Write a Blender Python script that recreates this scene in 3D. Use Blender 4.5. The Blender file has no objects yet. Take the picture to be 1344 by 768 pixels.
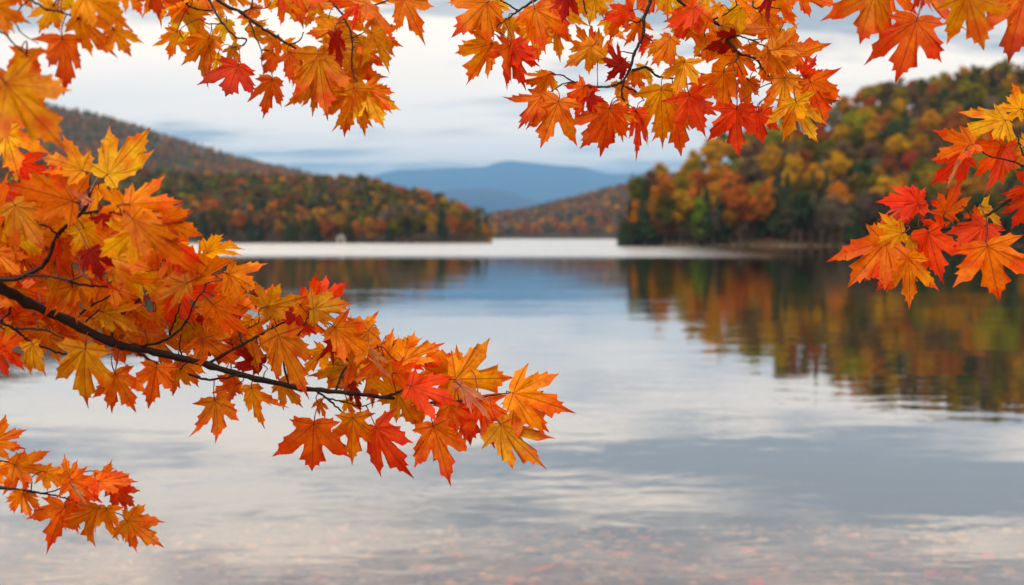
import bpy, math, random
import numpy as np
from mathutils import Vector, Matrix

random.seed(7)
R = math.radians
C = bpy.context.scene.collection
F = 1306.67            # focal length in photo pixels (35 mm lens, 36 mm sensor, 1344 px)
CAMH = 2.0
HORIZON = 310.0
PITCH = math.atan((384 - HORIZON) / F)
FWD = Vector((0, math.cos(PITCH), -math.sin(PITCH)))
UP = Vector((0, math.sin(PITCH), math.cos(PITCH)))
RIGHT = Vector((1, 0, 0))
CAM = Vector((0, 0, CAMH))

def at(px, py, d):
    return CAM + (FWD + RIGHT * ((px - 672) / F) + UP * ((384 - py) / F)) * d

# ------------------------------------------------------------------ helpers
def tag(o, label=None, cat=None, group=None, kind=None):
    if label: o['label'] = label
    if cat: o['category'] = cat
    if group: o['group'] = group
    if kind: o['kind'] = kind
    return o

def empty(name, loc=(0, 0, 0)):
    o = bpy.data.objects.new(name, None)
    o.empty_display_size = 0.1
    o.location = loc
    C.objects.link(o)
    return o

def mesh_np(name, V, Fq, mats, smooth=True, face_mat=None):
    """V (n,3) array, Fq list of faces or (m,4)/(m,3) array"""
    me = bpy.data.meshes.new(name)
    V = np.asarray(V, dtype=np.float32)
    if isinstance(Fq, np.ndarray):
        m, k = Fq.shape
        me.vertices.add(len(V)); me.vertices.foreach_set('co', V.ravel())
        me.loops.add(m * k); me.loops.foreach_set('vertex_index', Fq.astype(np.int32).ravel())
        me.polygons.add(m)
        me.polygons.foreach_set('loop_start', np.arange(0, m * k, k, dtype=np.int32))
        me.update(calc_edges=True)
    else:
        me.from_pydata([tuple(map(float, v)) for v in V], [], Fq)
        me.update()
    for mt in mats: me.materials.append(mt)
    if len(me.polygons):
        me.polygons.foreach_set('use_smooth', np.full(len(me.polygons), smooth, dtype=bool))
        if face_mat is not None:
            me.polygons.foreach_set('material_index', np.asarray(face_mat, dtype=np.int32))
    return me

def obj(name, me, parent=None, loc=None):
    o = bpy.data.objects.new(name, me)
    C.objects.link(o)
    if parent: o.parent = parent
    if loc is not None: o.location = loc
    return o

def attr_f(me, name, vals):
    a = me.attributes.new(name, 'FLOAT', 'POINT'); a.data.foreach_set('value', np.asarray(vals, dtype=np.float32))

def attr_c(me, name, vals):
    a = me.attributes.new(name, 'FLOAT_COLOR', 'POINT')
    v = np.ones((len(vals), 4), dtype=np.float32); v[:, :3] = vals
    a.data.foreach_set('color', v.ravel())

def tube(pts, radii, sides=6, cap=True):
    V, Fc = [], []
    n = len(pts)
    t = (pts[1] - pts[0]).normalized()
    ref = Vector((0, 0, 1)) if abs(t.z) < 0.9 else Vector((1, 0, 0))
    a = t.cross(ref).normalized()
    for i in range(n):
        t = (pts[min(i + 1, n - 1)] - pts[max(i - 1, 0)]).normalized()
        a = (a - t * a.dot(t)).normalized()
        b = t.cross(a)
        for s in range(sides):
            an = 2 * math.pi * s / sides
            V.append(pts[i] + (a * math.cos(an) + b * math.sin(an)) * radii[i])
    for i in range(n - 1):
        for s in range(sides):
            s2 = (s + 1) % sides
            Fc.append((i * sides + s, i * sides + s2, (i + 1) * sides + s2, (i + 1) * sides + s))
    if cap:
        Fc.append(tuple(reversed(range(sides))))
        Fc.append(tuple((n - 1) * sides + s for s in range(sides)))
    return V, Fc

def catmull(pts, sub=5):
    out = []
    P = [pts[0] + (pts[0] - pts[1])] + list(pts) + [pts[-1] + (pts[-1] - pts[-2])]
    for i in range(1, len(P) - 2):
        p0, p1, p2, p3 = P[i - 1], P[i], P[i + 1], P[i + 2]
        for k in range(sub):
            t = k / sub
            out.append(0.5 * ((2 * p1) + (p2 - p0) * t + (2 * p0 - 5 * p1 + 4 * p2 - p3) * t * t + (3 * p1 - p0 - 3 * p2 + p3) * t ** 3))
    out.append(pts[-1].copy())
    return out

# ------------------------------------------------------------------ node helpers
def new_mat(name):
    m = bpy.data.materials.new(name); m.use_nodes = True
    nt = m.node_tree; nt.nodes.clear()
    out = nt.nodes.new('ShaderNodeOutputMaterial')
    return m, nt, out

def N(nt, typ, inputs=None, **props):
    n = nt.nodes.new(typ)
    for k, v in props.items(): setattr(n, k, v)
    for k, v in (inputs or {}).items():
        if isinstance(v, bpy.types.NodeSocket): nt.links.new(v, n.inputs[k])
        else: n.inputs[k].default_value = v
    return n

def M(nt, op, a, b=0.0, clamp=False):
    n = N(nt, 'ShaderNodeMath', {0: a, 1: b}, operation=op); n.use_clamp = clamp
    return n.outputs[0]

def mixc(nt, f, a, b, mode='MIX'):
    n = nt.nodes.new('ShaderNodeMix'); n.data_type = 'RGBA'; n.blend_type = mode
    for idx, v in ((0, f), (6, a), (7, b)):
        if isinstance(v, bpy.types.NodeSocket): nt.links.new(v, n.inputs[idx])
        else: n.inputs[idx].default_value = v if idx == 0 else (*v[:3], 1)
    return n.outputs[2]

def rng_map(nt, v, a, b, c=0.0, d=1.0, smooth=False):
    n = N(nt, 'ShaderNodeMapRange', {0: v, 1: a, 2: b, 3: c, 4: d})
    n.clamp = True
    if smooth: n.interpolation_type = 'SMOOTHSTEP'
    return n.outputs[0]

def noise(nt, vec, scale, detail=4, rough=0.5, dist=0.0):
    return N(nt, 'ShaderNodeTexNoise', {'Vector': vec, 'Scale': scale, 'Detail': detail, 'Roughness': rough, 'Distortion': dist}).outputs['Fac']

def mapping(nt, vec, scale=(1, 1, 1), loc=(0, 0, 0), rot=(0, 0, 0)):
    return N(nt, 'ShaderNodeMapping', {'Vector': vec, 'Scale': scale, 'Location': loc, 'Rotation': rot}).outputs[0]

# ------------------------------------------------------------------ materials
def mat_leaf():
    m, nt, out = new_mat('maple_leaf')
    lc = N(nt, 'ShaderNodeAttribute', attribute_name='lc').outputs['Color']
    vd = N(nt, 'ShaderNodeAttribute', attribute_name='vd').outputs['Fac']
    rad = N(nt, 'ShaderNodeAttribute', attribute_name='rad').outputs['Fac']
    tc = N(nt, 'ShaderNodeNewGeometry').outputs['Position']
    n1 = noise(nt, tc, 45, 4, 0.6)
    n2 = noise(nt, tc, 190, 3, 0.6)
    n3 = noise(nt, tc, 420, 2, 0.5)
    v1 = rng_map(nt, n1, 0.3, 0.7, 0.78, 1.12)
    c = mixc(nt, 1.0, lc, N(nt, 'ShaderNodeCombineColor', {0: v1, 1: rng_map(nt, n1, 0.3, 0.7, 0.6, 1.35), 2: v1}).outputs[0], 'MULTIPLY')
    n0 = noise(nt, tc, 26, 3, 0.6)
    red = M(nt, 'MULTIPLY', rng_map(nt, M(nt, 'ADD', n0, M(nt, 'MULTIPLY', rad, .26)), 0.60, 0.78, 0, 0.9), 1.0)
    c = mixc(nt, red, c, mixc(nt, 1.0, c, (.97, .40, .8), 'MULTIPLY'))
    # fine mottling and specks
    c = mixc(nt, rng_map(nt, n2, 0.62, 0.72, 0, 0.45), c, (0.42, 0.05, 0.006))
    c = mixc(nt, rng_map(nt, n3, 0.70, 0.76, 0, 0.6), c, (0.10, 0.02, 0.006))
    nb = noise(nt, tc, 70, 3, 0.65)
    c = mixc(nt, rng_map(nt, M(nt, 'ADD', nb, M(nt, 'MULTIPLY', rad, .10)), 0.72, 0.77, 0, .8), c, (0.20, 0.055, 0.012))
    main = rng_map(nt, vd, 0.0035, 0.014, 1, 0)
    ph = M(nt, 'FRACT', M(nt, 'MULTIPLY', M(nt, 'SUBTRACT', rad, M(nt, 'MULTIPLY', vd, 1.1)), 9.0))
    sec = M(nt, 'MULTIPLY', rng_map(nt, M(nt, 'ABSOLUTE', M(nt, 'SUBTRACT', ph, 0.5)), 0.03, 0.09, 1, 0), rng_map(nt, vd, 0.0, 0.2, 1, 0.2))
    c = mixc(nt, M(nt, 'MULTIPLY', sec, 0.2), c, (0.30, 0.035, 0.006))
    c = mixc(nt, M(nt, 'MULTIPLY', main, 0.55), c, (0.24, 0.026, 0.006))
    h = M(nt, 'ADD', M(nt, 'MULTIPLY', n2, 0.0006), M(nt, 'ADD', M(nt, 'MULTIPLY', main, -0.0009), M(nt, 'MULTIPLY', sec, -0.0004)))
    bp = N(nt, 'ShaderNodeBump', {'Strength': 0.7, 'Distance': 1.0, 'Height': h}).outputs[0]
    p = N(nt, 'ShaderNodeBsdfPrincipled', {'Base Color': c, 'Roughness': 0.5, 'Normal': bp, 'Specular IOR Level': 0.2})
    t = N(nt, 'ShaderNodeBsdfTranslucent', {'Color': c, 'Normal': bp})
    mx = N(nt, 'ShaderNodeMixShader', {0: 0.52, 1: p.outputs[0], 2: t.outputs[0]})
    nt.links.new(mx.outputs[0], out.inputs[0])
    return m

def mat_simple(name, col, rough=0.7, nscale=None, var=0.35, bump=0.0, spec=0.3):
    m, nt, out = new_mat(name)
    tc = N(nt, 'ShaderNodeNewGeometry').outputs['Position']
    ins = {'Roughness': rough, 'Specular IOR Level': spec}
    if nscale:
        n1 = noise(nt, tc, nscale, 5, 0.6)
        c = mixc(nt, rng_map(nt, n1, 0.3, 0.7), [x * (1 - var) for x in col], [min(1, x * (1 + var)) for x in col])
        ins['Base Color'] = c
        if bump:
            ins['Normal'] = N(nt, 'ShaderNodeBump', {'Strength': 0.8, 'Distance': bump, 'Height': n1}).outputs[0]
    else:
        ins['Base Color'] = (*col, 1)
    p = N(nt, 'ShaderNodeBsdfPrincipled', ins)
    nt.links.new(p.outputs[0], out.inputs[0])
    return m

def mat_foliage():
    m, nt, out = new_mat('tree_foliage')
    a = N(nt, 'ShaderNodeAttribute', attribute_name='tc').outputs['Color']
    oc = N(nt, 'ShaderNodeObjectInfo').outputs['Color']
    c = mixc(nt, 1.0, a, oc, 'MULTIPLY')
    d = N(nt, 'ShaderNodeBsdfDiffuse', {'Color': c})
    t = N(nt, 'ShaderNodeBsdfTranslucent', {'Color': c})
    mx = N(nt, 'ShaderNodeMixShader', {0: 0.3, 1: d.outputs[0], 2: t.outputs[0]})
    nt.links.new(mx.outputs[0], out.inputs[0])
    return m

def mat_attr(name, rough=0.8):
    m, nt, out = new_mat(name)
    a = N(nt, 'ShaderNodeAttribute', attribute_name='tc').outputs['Color']
    tc = N(nt, 'ShaderNodeNewGeometry').outputs['Position']
    n1 = noise(nt, tc, 14, 4, 0.6)
    v = rng_map(nt, n1, 0.3, 0.7, 0.65, 1.3)
    c = mixc(nt, 1.0, a, N(nt, 'ShaderNodeCombineColor', {0: v, 1: v, 2: v}).outputs[0], 'MULTIPLY')
    p = N(nt, 'ShaderNodeBsdfPrincipled', {'Base Color': c, 'Roughness': rough, 'Specular IOR Level': 0.2})
    nt.links.new(p.outputs[0], out.inputs[0])
    return m

def mat_water():
    m, nt, out = new_mat('lake_water')
    pos = N(nt, 'ShaderNodeNewGeometry').outputs['Position']
    xyz = N(nt, 'ShaderNodeSeparateXYZ', {0: pos})
    X, Y = xyz.outputs[0], xyz.outputs[1]
    # gentle wavelets: crests run across the view
    def wave(sx, sy, sc, det, rot, amp):
        v = mapping(nt, pos, (sx, sy, 1), rot=(0, 0, R(rot)))
        return M(nt, 'MULTIPLY', noise(nt, v, sc, det, 0.5, 0.3), amp)
    patch = rng_map(nt, noise(nt, mapping(nt, pos, (0.10, 0.25, 1)), 1.0, 3, 0.5), 0.35, 0.65, 0.45, 1.5)
    w = M(nt, 'ADD', wave(0.33, 1.0, 1.1, 2, 4, 0.0046), wave(0.42, 1.0, 2.9, 3, -6, 0.0030))
    w = M(nt, 'ADD', w, wave(0.12, 0.5, 0.35, 1, 8, 0.005))
    w = M(nt, 'MULTIPLY', w, patch)
    # wind-ruffled band far out: edge wanders with noise, dies out towards the right shore
    nz = noise(nt, mapping(nt, pos, (0.012, 0.03, 1)), 1.0, 3, 0.5)
    ns = noise(nt, mapping(nt, pos, (0.05, 0.45, 1)), 1.0, 4, 0.6)
    edge = M(nt, 'ADD', Y, M(nt, 'ADD', M(nt, 'MULTIPLY', M(nt, 'SUBTRACT', nz, 0.5), 26), M(nt, 'MULTIPLY', M(nt, 'SUBTRACT', ns, 0.5), 34)))
    band = rng_map(nt, edge, BAND_Y0, BAND_Y1, 0, 1, True)
    # right limit: line x = 14 + 0.12*y fades out
    lim = M(nt, 'SUBTRACT', M(nt, 'SUBTRACT', X, M(nt, 'MULTIPLY', Y, 0.17)), M(nt, 'MULTIPLY', nz, 10))
    band = M(nt, 'MULTIPLY', band, rng_map(nt, lim, -10, 12, 1, 0, True))
    rw = M(nt, 'ADD', wave(0.6, 1.0, 2.0, 3, 3, 0.16), wave(0.8, 1.0, 5, 3, -10, 0.06))
    h = M(nt, 'ADD', w, M(nt, 'MULTIPLY', rw, band))
    bp = N(nt, 'ShaderNodeBump', {'Strength': 1.0, 'Distance': 1.0, 'Height': h}).outputs[0]
    lw = N(nt, 'ShaderNodeLayerWeight', {'Blend': 0.5, 'Normal': bp}).outputs['Facing']
    fr = M(nt, 'ADD', M(nt, 'MULTIPLY', M(nt, 'POWER', lw, 1.8), .97), .03)
    fr = M(nt, 'MAXIMUM', fr, M(nt, 'MULTIPLY', band, 0.93))
    rough = M(nt, 'MULTIPLY', band, 0.22)
    g = N(nt, 'ShaderNodeBsdfGlossy', {'Color': (0.97, 0.97, 0.97, 1), 'Roughness': rough, 'Normal': bp})
    t = N(nt, 'ShaderNodeBsdfTransparent', {'Color': (0.86, 0.70, 0.52, 1)})
    mx = N(nt, 'ShaderNodeMixShader', {0: fr, 1: t.outputs[0], 2: g.outputs[0]})
    nt.links.new(mx.outputs[0], out.inputs[0])
    return m
BAND_Y0, BAND_Y1 = 86.0, 108.0

def mat_ground():
    m, nt, out = new_mat('forest_ground')
    pos = N(nt, 'ShaderNodeNewGeometry').outputs['Position']
    n1 = noise(nt, pos, 0.09, 5, 0.6)
    n2 = noise(nt, pos, 0.6, 5, 0.65)
    c = mixc(nt, rng_map(nt, n1, 0.35, 0.65), (0.035, 0.026, 0.014), (0.07, 0.038, 0.016))
    c = mixc(nt, rng_map(nt, n2, 0.45, 0.7), c, (0.06, 0.045, 0.03))
    p = N(nt, 'ShaderNodeBsdfPrincipled', {'Base Color': c, 'Roughness': 0.95, 'Specular IOR Level': 0.1,
          'Normal': N(nt, 'ShaderNodeBump', {'Strength': 0.6, 'Distance': 0.6, 'Height': n2}).outputs[0]})
    nt.links.new(p.outputs[0], out.inputs[0])
    return m

def mat_bed():
    m, nt, out = new_mat('lake_bed_silt_depth_dimmed')
    pos = N(nt, 'ShaderNodeNewGeometry').outputs['Position']
    n1 = noise(nt, pos, 1.3, 5, 0.6)
    vo = N(nt, 'ShaderNodeTexVoronoi', {'Vector': pos, 'Scale': 7.0})
    c = mixc(nt, rng_map(nt, n1, 0.35, 0.65), (0.13, 0.085, 0.05), (0.26, 0.17, 0.105))
    c = mixc(nt, 0.35, c, N(nt, 'ShaderNodeRGBToBW', {0: vo.outputs['Color']}).outputs[0], 'MULTIPLY')
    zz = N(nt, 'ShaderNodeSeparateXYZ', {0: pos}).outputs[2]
    c = mixc(nt, rng_map(nt, M(nt, 'ADD', zz, M(nt, 'MULTIPLY', n1, .25)), -1.0, -.45, 1, 0, True), c, (0.018, 0.015, 0.009))  # dark mud colour with depth, standing in for light absorbed by deep water
    h = M(nt, 'ADD', M(nt, 'MULTIPLY', vo.outputs['Distance'], -0.1), M(nt, 'MULTIPLY', n1, 0.1))
    p = N(nt, 'ShaderNodeBsdfPrincipled', {'Base Color': c, 'Roughness': 0.9, 'Specular IOR Level': 0.1,
          'Normal': N(nt, 'ShaderNodeBump', {'Strength': 0.7, 'Distance': 0.5, 'Height': h}).outputs[0]})
    nt.links.new(p.outputs[0], out.inputs[0])
    return m

def mat_mountain():
    m, nt, out = new_mat('mountain_forest_haze_blue')
    pos = N(nt, 'ShaderNodeNewGeometry').outputs['Position']
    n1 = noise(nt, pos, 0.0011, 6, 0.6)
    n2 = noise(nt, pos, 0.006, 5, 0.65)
    c = mixc(nt, rng_map(nt, n1, 0.38, 0.62), (0.008, 0.034, 0.105), (0.04, 0.045, 0.085))  # blue of the distant haze is partly painted into the forest colour
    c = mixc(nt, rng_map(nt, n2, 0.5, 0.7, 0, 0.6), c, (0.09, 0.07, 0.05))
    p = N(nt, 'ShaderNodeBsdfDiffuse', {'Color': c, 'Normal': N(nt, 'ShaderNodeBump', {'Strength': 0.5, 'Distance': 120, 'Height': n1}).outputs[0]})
    nt.links.new(p.outputs[0], out.inputs[0])
    return m

LEAF = mat_leaf()
STALK = mat_simple('leaf_stalk', (0.16, 0.018, 0.012), 0.5, 90, 0.4)
BARK = mat_simple('dark_bark', (0.017, 0.008, 0.0065), 0.6, 160, 0.6, 0.002)
TREEBARK = mat_simple('grey_tree_bark', (0.085, 0.07, 0.055), 0.9, 3, 0.4)
FOL = mat_foliage()
WATER = mat_water()
GROUND = mat_ground()
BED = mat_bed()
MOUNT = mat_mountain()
STONE = mat_attr('stone', 0.7)

# ------------------------------------------------------------------ terrain
def interp(x, tab):
    t = np.asarray(tab, dtype=float)
    return np.interp(x, t[:, 0], t[:, 1])

SIL_R = [(800, 312), (812, 305), (820, 266), (828, 250), (845, 235), (881, 212), (934, 191), (1000, 170), (1060, 152), (1108, 139), (1164, 121), (1217, 108), (1278, 92), (1344, 94), (1500, 80), (1900, 70), (2600, 60)]
YR_R = [(800, 208), (830, 214), (881, 240), (1000, 290), (1108, 330), (1344, 420), (2600, 480)]
SIL_L1 = [(-1600, 150), (-400, 195), (0, 205), (200, 222), (300, 227), (400, 229), (480, 232), (493, 235), (525, 243), (558, 247), (584, 256), (614, 268), (630, 277), (641, 290), (648, 312)]
YR_L1 = [(-1600, 560), (400, 540), (480, 520), (560, 430), (610, 350), (648, 310)]
SIL_L2 = [(-1600, 40), (-500, 70), (0, 118), (79, 139), (129, 149), (197, 169), (254, 187), (310, 204), (372, 218), (419, 229), (480, 241), (560, 262), (620, 290), (650, 312)]
SIL_B = [(540, 312), (570, 296), (600, 291), (656, 278), (689, 274), (738, 262), (787, 249), (846, 236), (900, 224), (1000, 207), (1344, 190), (2600, 170)]
SIL_M = [(-1600, 240), (0, 250), (300, 262), (430, 246), (496, 229), (525, 223), (568, 222), (607, 220), (637, 219), (650, 214), (660, 212), (669, 211), (690, 213), (709, 215), (735, 218), (761, 219), (781, 225), (800, 229), (836, 228), (863, 229), (950, 238), (1300, 245), (2600, 240)]
SIL_M2 = [(300, 285), (470, 264), (560, 253), (597, 248), (643, 246), (669, 251), (700, 262), (740, 271), (800, 280), (1200, 285), (2600, 280)]

def hill(px, Y, sil, yr, ys, th, wob, pw=0.85):
    Yr = interp(px, yr) if not np.isscalar(yr) else np.full_like(px, float(yr))
    e = HORIZON - interp(px, sil)
    zr = e / F * Yr + CAMH - th
    t = (Y - ys) / np.maximum(Yr - ys, 1.0)
    up = np.clip(t, 0, 1) ** pw
    down = np.clip((Y - Yr) / (Yr * 0.8), 0, 1)
    z = -1.2 + (zr + 1.2) * up * (1 - 0.7 * down * down * (3 - 2 * down))
    z = np.where(t < 0, -1.2 + t * 3, z)
    z = np.where(e < -0.5, -9, z)
    return z

def Hgt(X, Y):
    X = np.asarray(X, dtype=float); Y = np.asarray(Y, dtype=float)
    Ys = np.maximum(Y, 1.0)
    px = np.clip(672 + F * X / Ys, -1600, 2600)
    shore_w = 3.0 * np.sin(X * 0.09) + 1.5 * np.sin(X * 0.31 + 1) + 0.7 * np.sin(X * 0.9)
    bed = np.clip(0.36 - 0.135 * Y, -5, 0.9) + 0.03 * np.sin(X * 1.3 + Y) * np.sin(Y * 2.1)
    wob = 0.8 * np.sin(X * 0.13 + Y * 0.05) + 0.6 * np.sin(X * 0.05 - Y * 0.11)
    big = 9 * np.sin(X * 0.0031 + 1) * np.sin(Y * 0.004)
    far = np.where(Y > 120, 1.0, 0.0)
    def use(z): return np.where(Y > 120, z, -9)
    z = bed
    z = np.maximum(z, use(hill(px, Y, SIL_R, YR_R, 201 + shore_w * 0.6, 6.5, wob) + wob * np.clip((Y - 215) / 40, 0, 1)))
    z = np.maximum(z, use(hill(px, Y, SIL_L1, YR_L1, 290 + shore_w, 7.5, wob) + wob * np.clip((Y - 310) / 60, 0, 1)))
    z = np.maximum(z, np.where(Y > 600, hill(px, Y, SIL_L2, 1300, 700, 9, wob, 1.0), -9))
    z = np.maximum(z, np.where(Y > 600, hill(px, Y, SIL_B, 1500, 726 + shore_w * 2, 9, wob, 0.9), -9))
    z = np.maximum(z, np.where(Y > 5600, hill(px, Y, SIL_M2, 9000, 6000, 0, wob, 1.3), -9))
    z = np.maximum(z, np.where(Y > 8800, hill(px, Y, SIL_M, 14000, 9200, 0, wob, 1.3), -9))
    return z

def build_terrain():
    ys = np.concatenate([np.linspace(-40, 2, 22), np.linspace(2.3, 14, 40), np.geomspace(15, 190, 30), np.geomspace(192, 560, 110), np.geomspace(568, 1800, 80), np.geomspace(1850, 24000, 110)])
    us = np.linspace(-1.15, 1.15, 640)
    U, YY = np.meshgrid(us, ys)
    # |Y| based fan, about 60 degrees to both sides, wide even beside the camera
    XX = U * (np.abs(YY) + 14)
    Z = Hgt(XX, YY)
    V = np.stack([XX, YY, Z], -1).reshape(-1, 3)
    nr, nc = XX.shape
    i, j = np.meshgrid(np.arange(nr - 1), np.arange(nc - 1), indexing='ij')
    a = (i * nc + j).ravel()
    Fq = np.stack([a, a + 1, a + nc + 1, a + nc], -1)
    yc = YY[:-1, :-1].ravel()
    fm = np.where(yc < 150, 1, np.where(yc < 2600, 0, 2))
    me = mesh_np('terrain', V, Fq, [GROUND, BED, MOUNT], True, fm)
    tag(obj('terrain', me), 'lake bed, wooded hills and far blue mountains', None, None, 'structure')
build_terrain()

me = mesh_np('lake', np.array([(-29000, -60, 0), (29000, -60, 0), (29000, 24500, 0), (-29000, 24500, 0)], float), np.array([[0, 1, 2, 3]]), [WATER], False)
tag(obj('water', me), 'calm lake water mirroring sky and hills', None, None, 'structure')

# ------------------------------------------------------------------ trees
def quads_from(P, Nn, size, rs):
    n = len(P)
    Nn = Nn / np.maximum(np.linalg.norm(Nn, axis=1, keepdims=True), 1e-6)
    r = rs.normal(size=(n, 3))
    A = np.cross(Nn, r); A /= np.maximum(np.linalg.norm(A, axis=1, keepdims=True), 1e-6)
    B = np.cross(Nn, A)
    s = size if np.ndim(size) else np.full(n, size)
    s = s[:, None]
    asp = rs.uniform(0.55, 1.0, (n, 1))
    V = np.stack([P - A * s - B * s * asp * .3, P - B * s * asp, P + A * s, P + B * s * asp], 1)
    return V.reshape(-1, 3)

def crown_points(kind, n, rs):
    """unit tree: height 1, z from 0 to 1"""
    if kind == 'conifer':
        z = rs.uniform(0.12, 1.0, n) ** 0.85
        tier = 0.75 + 0.25 * np.abs(np.sin(z * 34))
        r = (1.02 - z) * 0.23 * tier * rs.uniform(0.3, 1.0, n) ** 0.5 + 0.006
        a = rs.uniform(0, 2 * np.pi, n)
        lop = 1 + 0.25 * np.sin(a * 2 + rs.uniform(0, 6)) * np.sin(z * 9)
        P = np.stack([r * lop * np.cos(a), r * lop * np.sin(a), z - r * 0.3], -1)
        Nn = np.stack([np.cos(a), np.sin(a), np.full(n, 0.9)], -1) + rs.normal(0, .5, (n, 3))
        S = rs.uniform(.012, .026, n) * (1.25 - 0.5 * z)
        return P, Nn, S
    k = {'round': 15, 'tall': 13, 'sparse': 11}[kind]
    cz0, rx, rz = {'round': (0.60, 0.27, 0.33), 'tall': (0.56, 0.18, 0.40), 'sparse': (0.6, 0.24, 0.33)}[kind]
    # clump centres
    ph = rs.uniform(0, 2 * np.pi, k); cz = rs.uniform(-1, 1, k); rr = np.sqrt(np.clip(1 - cz ** 2, 0, 1))
    rad = rs.uniform(0.45, 0.85, k)
    Cc = np.stack([rr * np.cos(ph) * rx * rad, rr * np.sin(ph) * rx * rad, cz0 + cz * rz * rad], -1)
    Cc[0] = (0, 0, cz0); Cc[1] = (0, 0, cz0 + rz * .68)
    cr = rs.uniform(0.085, 0.15, k); cr[0] = 0.17
    w = cr ** 2; idx = rs.choice(k, n, p=w / w.sum())
    d = rs.normal(size=(n, 3)); d /= np.linalg.norm(d, axis=1, keepdims=True)
    rr = cr[idx] * rs.uniform(0.2, 1.0, n) ** 0.4 * (1 + 0.2 * rs.normal(size=n))
    P = Cc[idx] + d * rr[:, None] * np.array([1, 1, .8])
    Nn = d + rs.normal(0, .55, (n, 3)) + np.array([0, 0, .35])
    S = rs.uniform(.014, .03, n)
    if kind == 'sparse': S *= 0.7
    return P, Nn, S

def crown_mesh(kind, n, seed, smul=1.0):
    rs = np.random.RandomState(seed)
    P, Nn, S = crown_points(kind, n, rs)
    V = quads_from(P, Nn, S * smul, rs)
    tv = rs.uniform(0.65, 1.3, n)
    hue = rs.uniform(-.18, .18, n)
    col = np.stack([tv * (1 + hue * .5), tv * (1 - hue), tv], -1)
    return V, np.repeat(col, 4, axis=0)

def trunk_mesh(kind, seed):
    rs = random.Random(seed)
    V, Fc = [], []
    def add(pts, rad, sides):
        v, f = tube([Vector(p) for p in pts], rad, sides)
        o = len(V); V.extend(v); Fc.extend([tuple(i + o for i in ff) for ff in f])
    top = 0.93 if kind == 'conifer' else 0.78
    lean = rs.uniform(-.03, .03)
    main = [(lean * t * t + rs.uniform(-.006, .006), rs.uniform(-.006, .006), t * top) for t in [0, .12, .25, .4, .55, .7, .85, 1]]
    add([(main[0][0], main[0][1], -0.05)] + main, [.019, .016, .014, .012, .010, .0085, .006, .004, .002], 7)
    nl = 6 if kind == 'conifer' else 9
    if kind == 'bare': nl = 16
    for i in range(nl):
        z0 = rs.uniform(.25, .75) * top
        a = i * 2.4 + rs.uniform(-.4, .4)
        L = rs.uniform(.14, .26) * (1.1 - z0)
        rise = rs.uniform(.4, 1.0) if kind != 'conifer' else rs.uniform(-.1, .2)
        p = Vector((lean * (z0 / top) ** 2, 0, z0)); d = Vector((math.cos(a), math.sin(a), rise)).normalized()
        pts = [p, p + d * L * .5, p + d * L + Vector((0, 0, L * .12))]
        add(pts, [.006, .004, .0012], 5)
        if kind != 'conifer':
            for s in range(4 if kind == 'bare' else 2):
                q = pts[0].lerp(pts[2], rs.uniform(.4, .95)); d2 = (d + Vector((rs.uniform(-.8, .8), rs.uniform(-.8, .8), rs.uniform(0, .9)))).normalized()
                add([q, q + d2 * L * .3, q + d2 * L * .6], [.0026, .0018, .0006], 4)
    return V, Fc

PROTO = {}
for kind, ids in (('round', 5), ('tall', 4), ('conifer', 4), ('sparse', 3)):
    for i in range(ids):
        n = {'round': 2300, 'tall': 2000, 'conifer': 2300, 'sparse': 800}[kind]
        V, col = crown_mesh(kind, n, 100 + i * 7 + len(kind))
        me = mesh_np('crown_' + kind, V, np.arange(len(V)).reshape(-1, 4), [FOL], False); attr_c(me, 'tc', col)
        tv, tf = trunk_mesh('bare' if kind == 'sparse' else kind, 50 + i * 3 + len(kind))
        tm = mesh_np('trunk_' + kind, tv, tf, [TREEBARK])
        PROTO.setdefault(kind, []).append((me, tm))

COLS = {
    'orange': (0.40, 0.125, 0.008), 'rust': (0.24, 0.075, 0.012), 'amber': (0.36, 0.18, 0.006), 'yellow green': (0.19, 0.17, 0.008),
    'dark green': (0.045, 0.066, 0.026), 'olive': (0.105, 0.092, 0.010), 'red': (0.34, 0.060, 0.022), 'brown': (0.12, 0.072, 0.036),
    'lime green': (0.13, 0.17, 0.015), 'grey brown': (0.14, 0.105, 0.075),
}
SHAPE_WORD = {'round': 'broad round', 'tall': 'slim upright', 'conifer': 'pointed conifer', 'sparse': 'thinly leaved'}
TREES = []
def tree(x, y, h, kind, cname, zone):
    rr = random.Random(int(x * 131 + y * 17))
    me, tm = rr.choice(PROTO[kind])
    z = float(Hgt(x, y))
    nm = {'conifer': 'conifer_tree', 'sparse': 'bare_tree'}.get(kind, 'autumn_tree')
    e = empty(nm, (x, y, z - 0.15)); e.rotation_euler.z = rr.uniform(0, 6.28)
    w = rr.uniform(.92, 1.15)
    e.scale = (h * w, h * w, h)
    t = obj('trunk', tm, e); c = obj('crown', me, e)
    b = COLS[cname]; j = rr.uniform(.8, 1.2)
    if zone == 'Rhill' or zone == 'Rsecond': j *= 1.22
    c.color = (min(1, b[0] * j), min(1, b[1] * j * rr.uniform(.85, 1.15)), b[2] * j, 1)
    TREES.append((e, x, y, h, kind, cname, zone))
    return e

def wchoice(rr, d):
    ks = list(d); return rr.choices(ks, [d[k] for k in ks])[0]

rr = random.Random(11)
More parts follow.
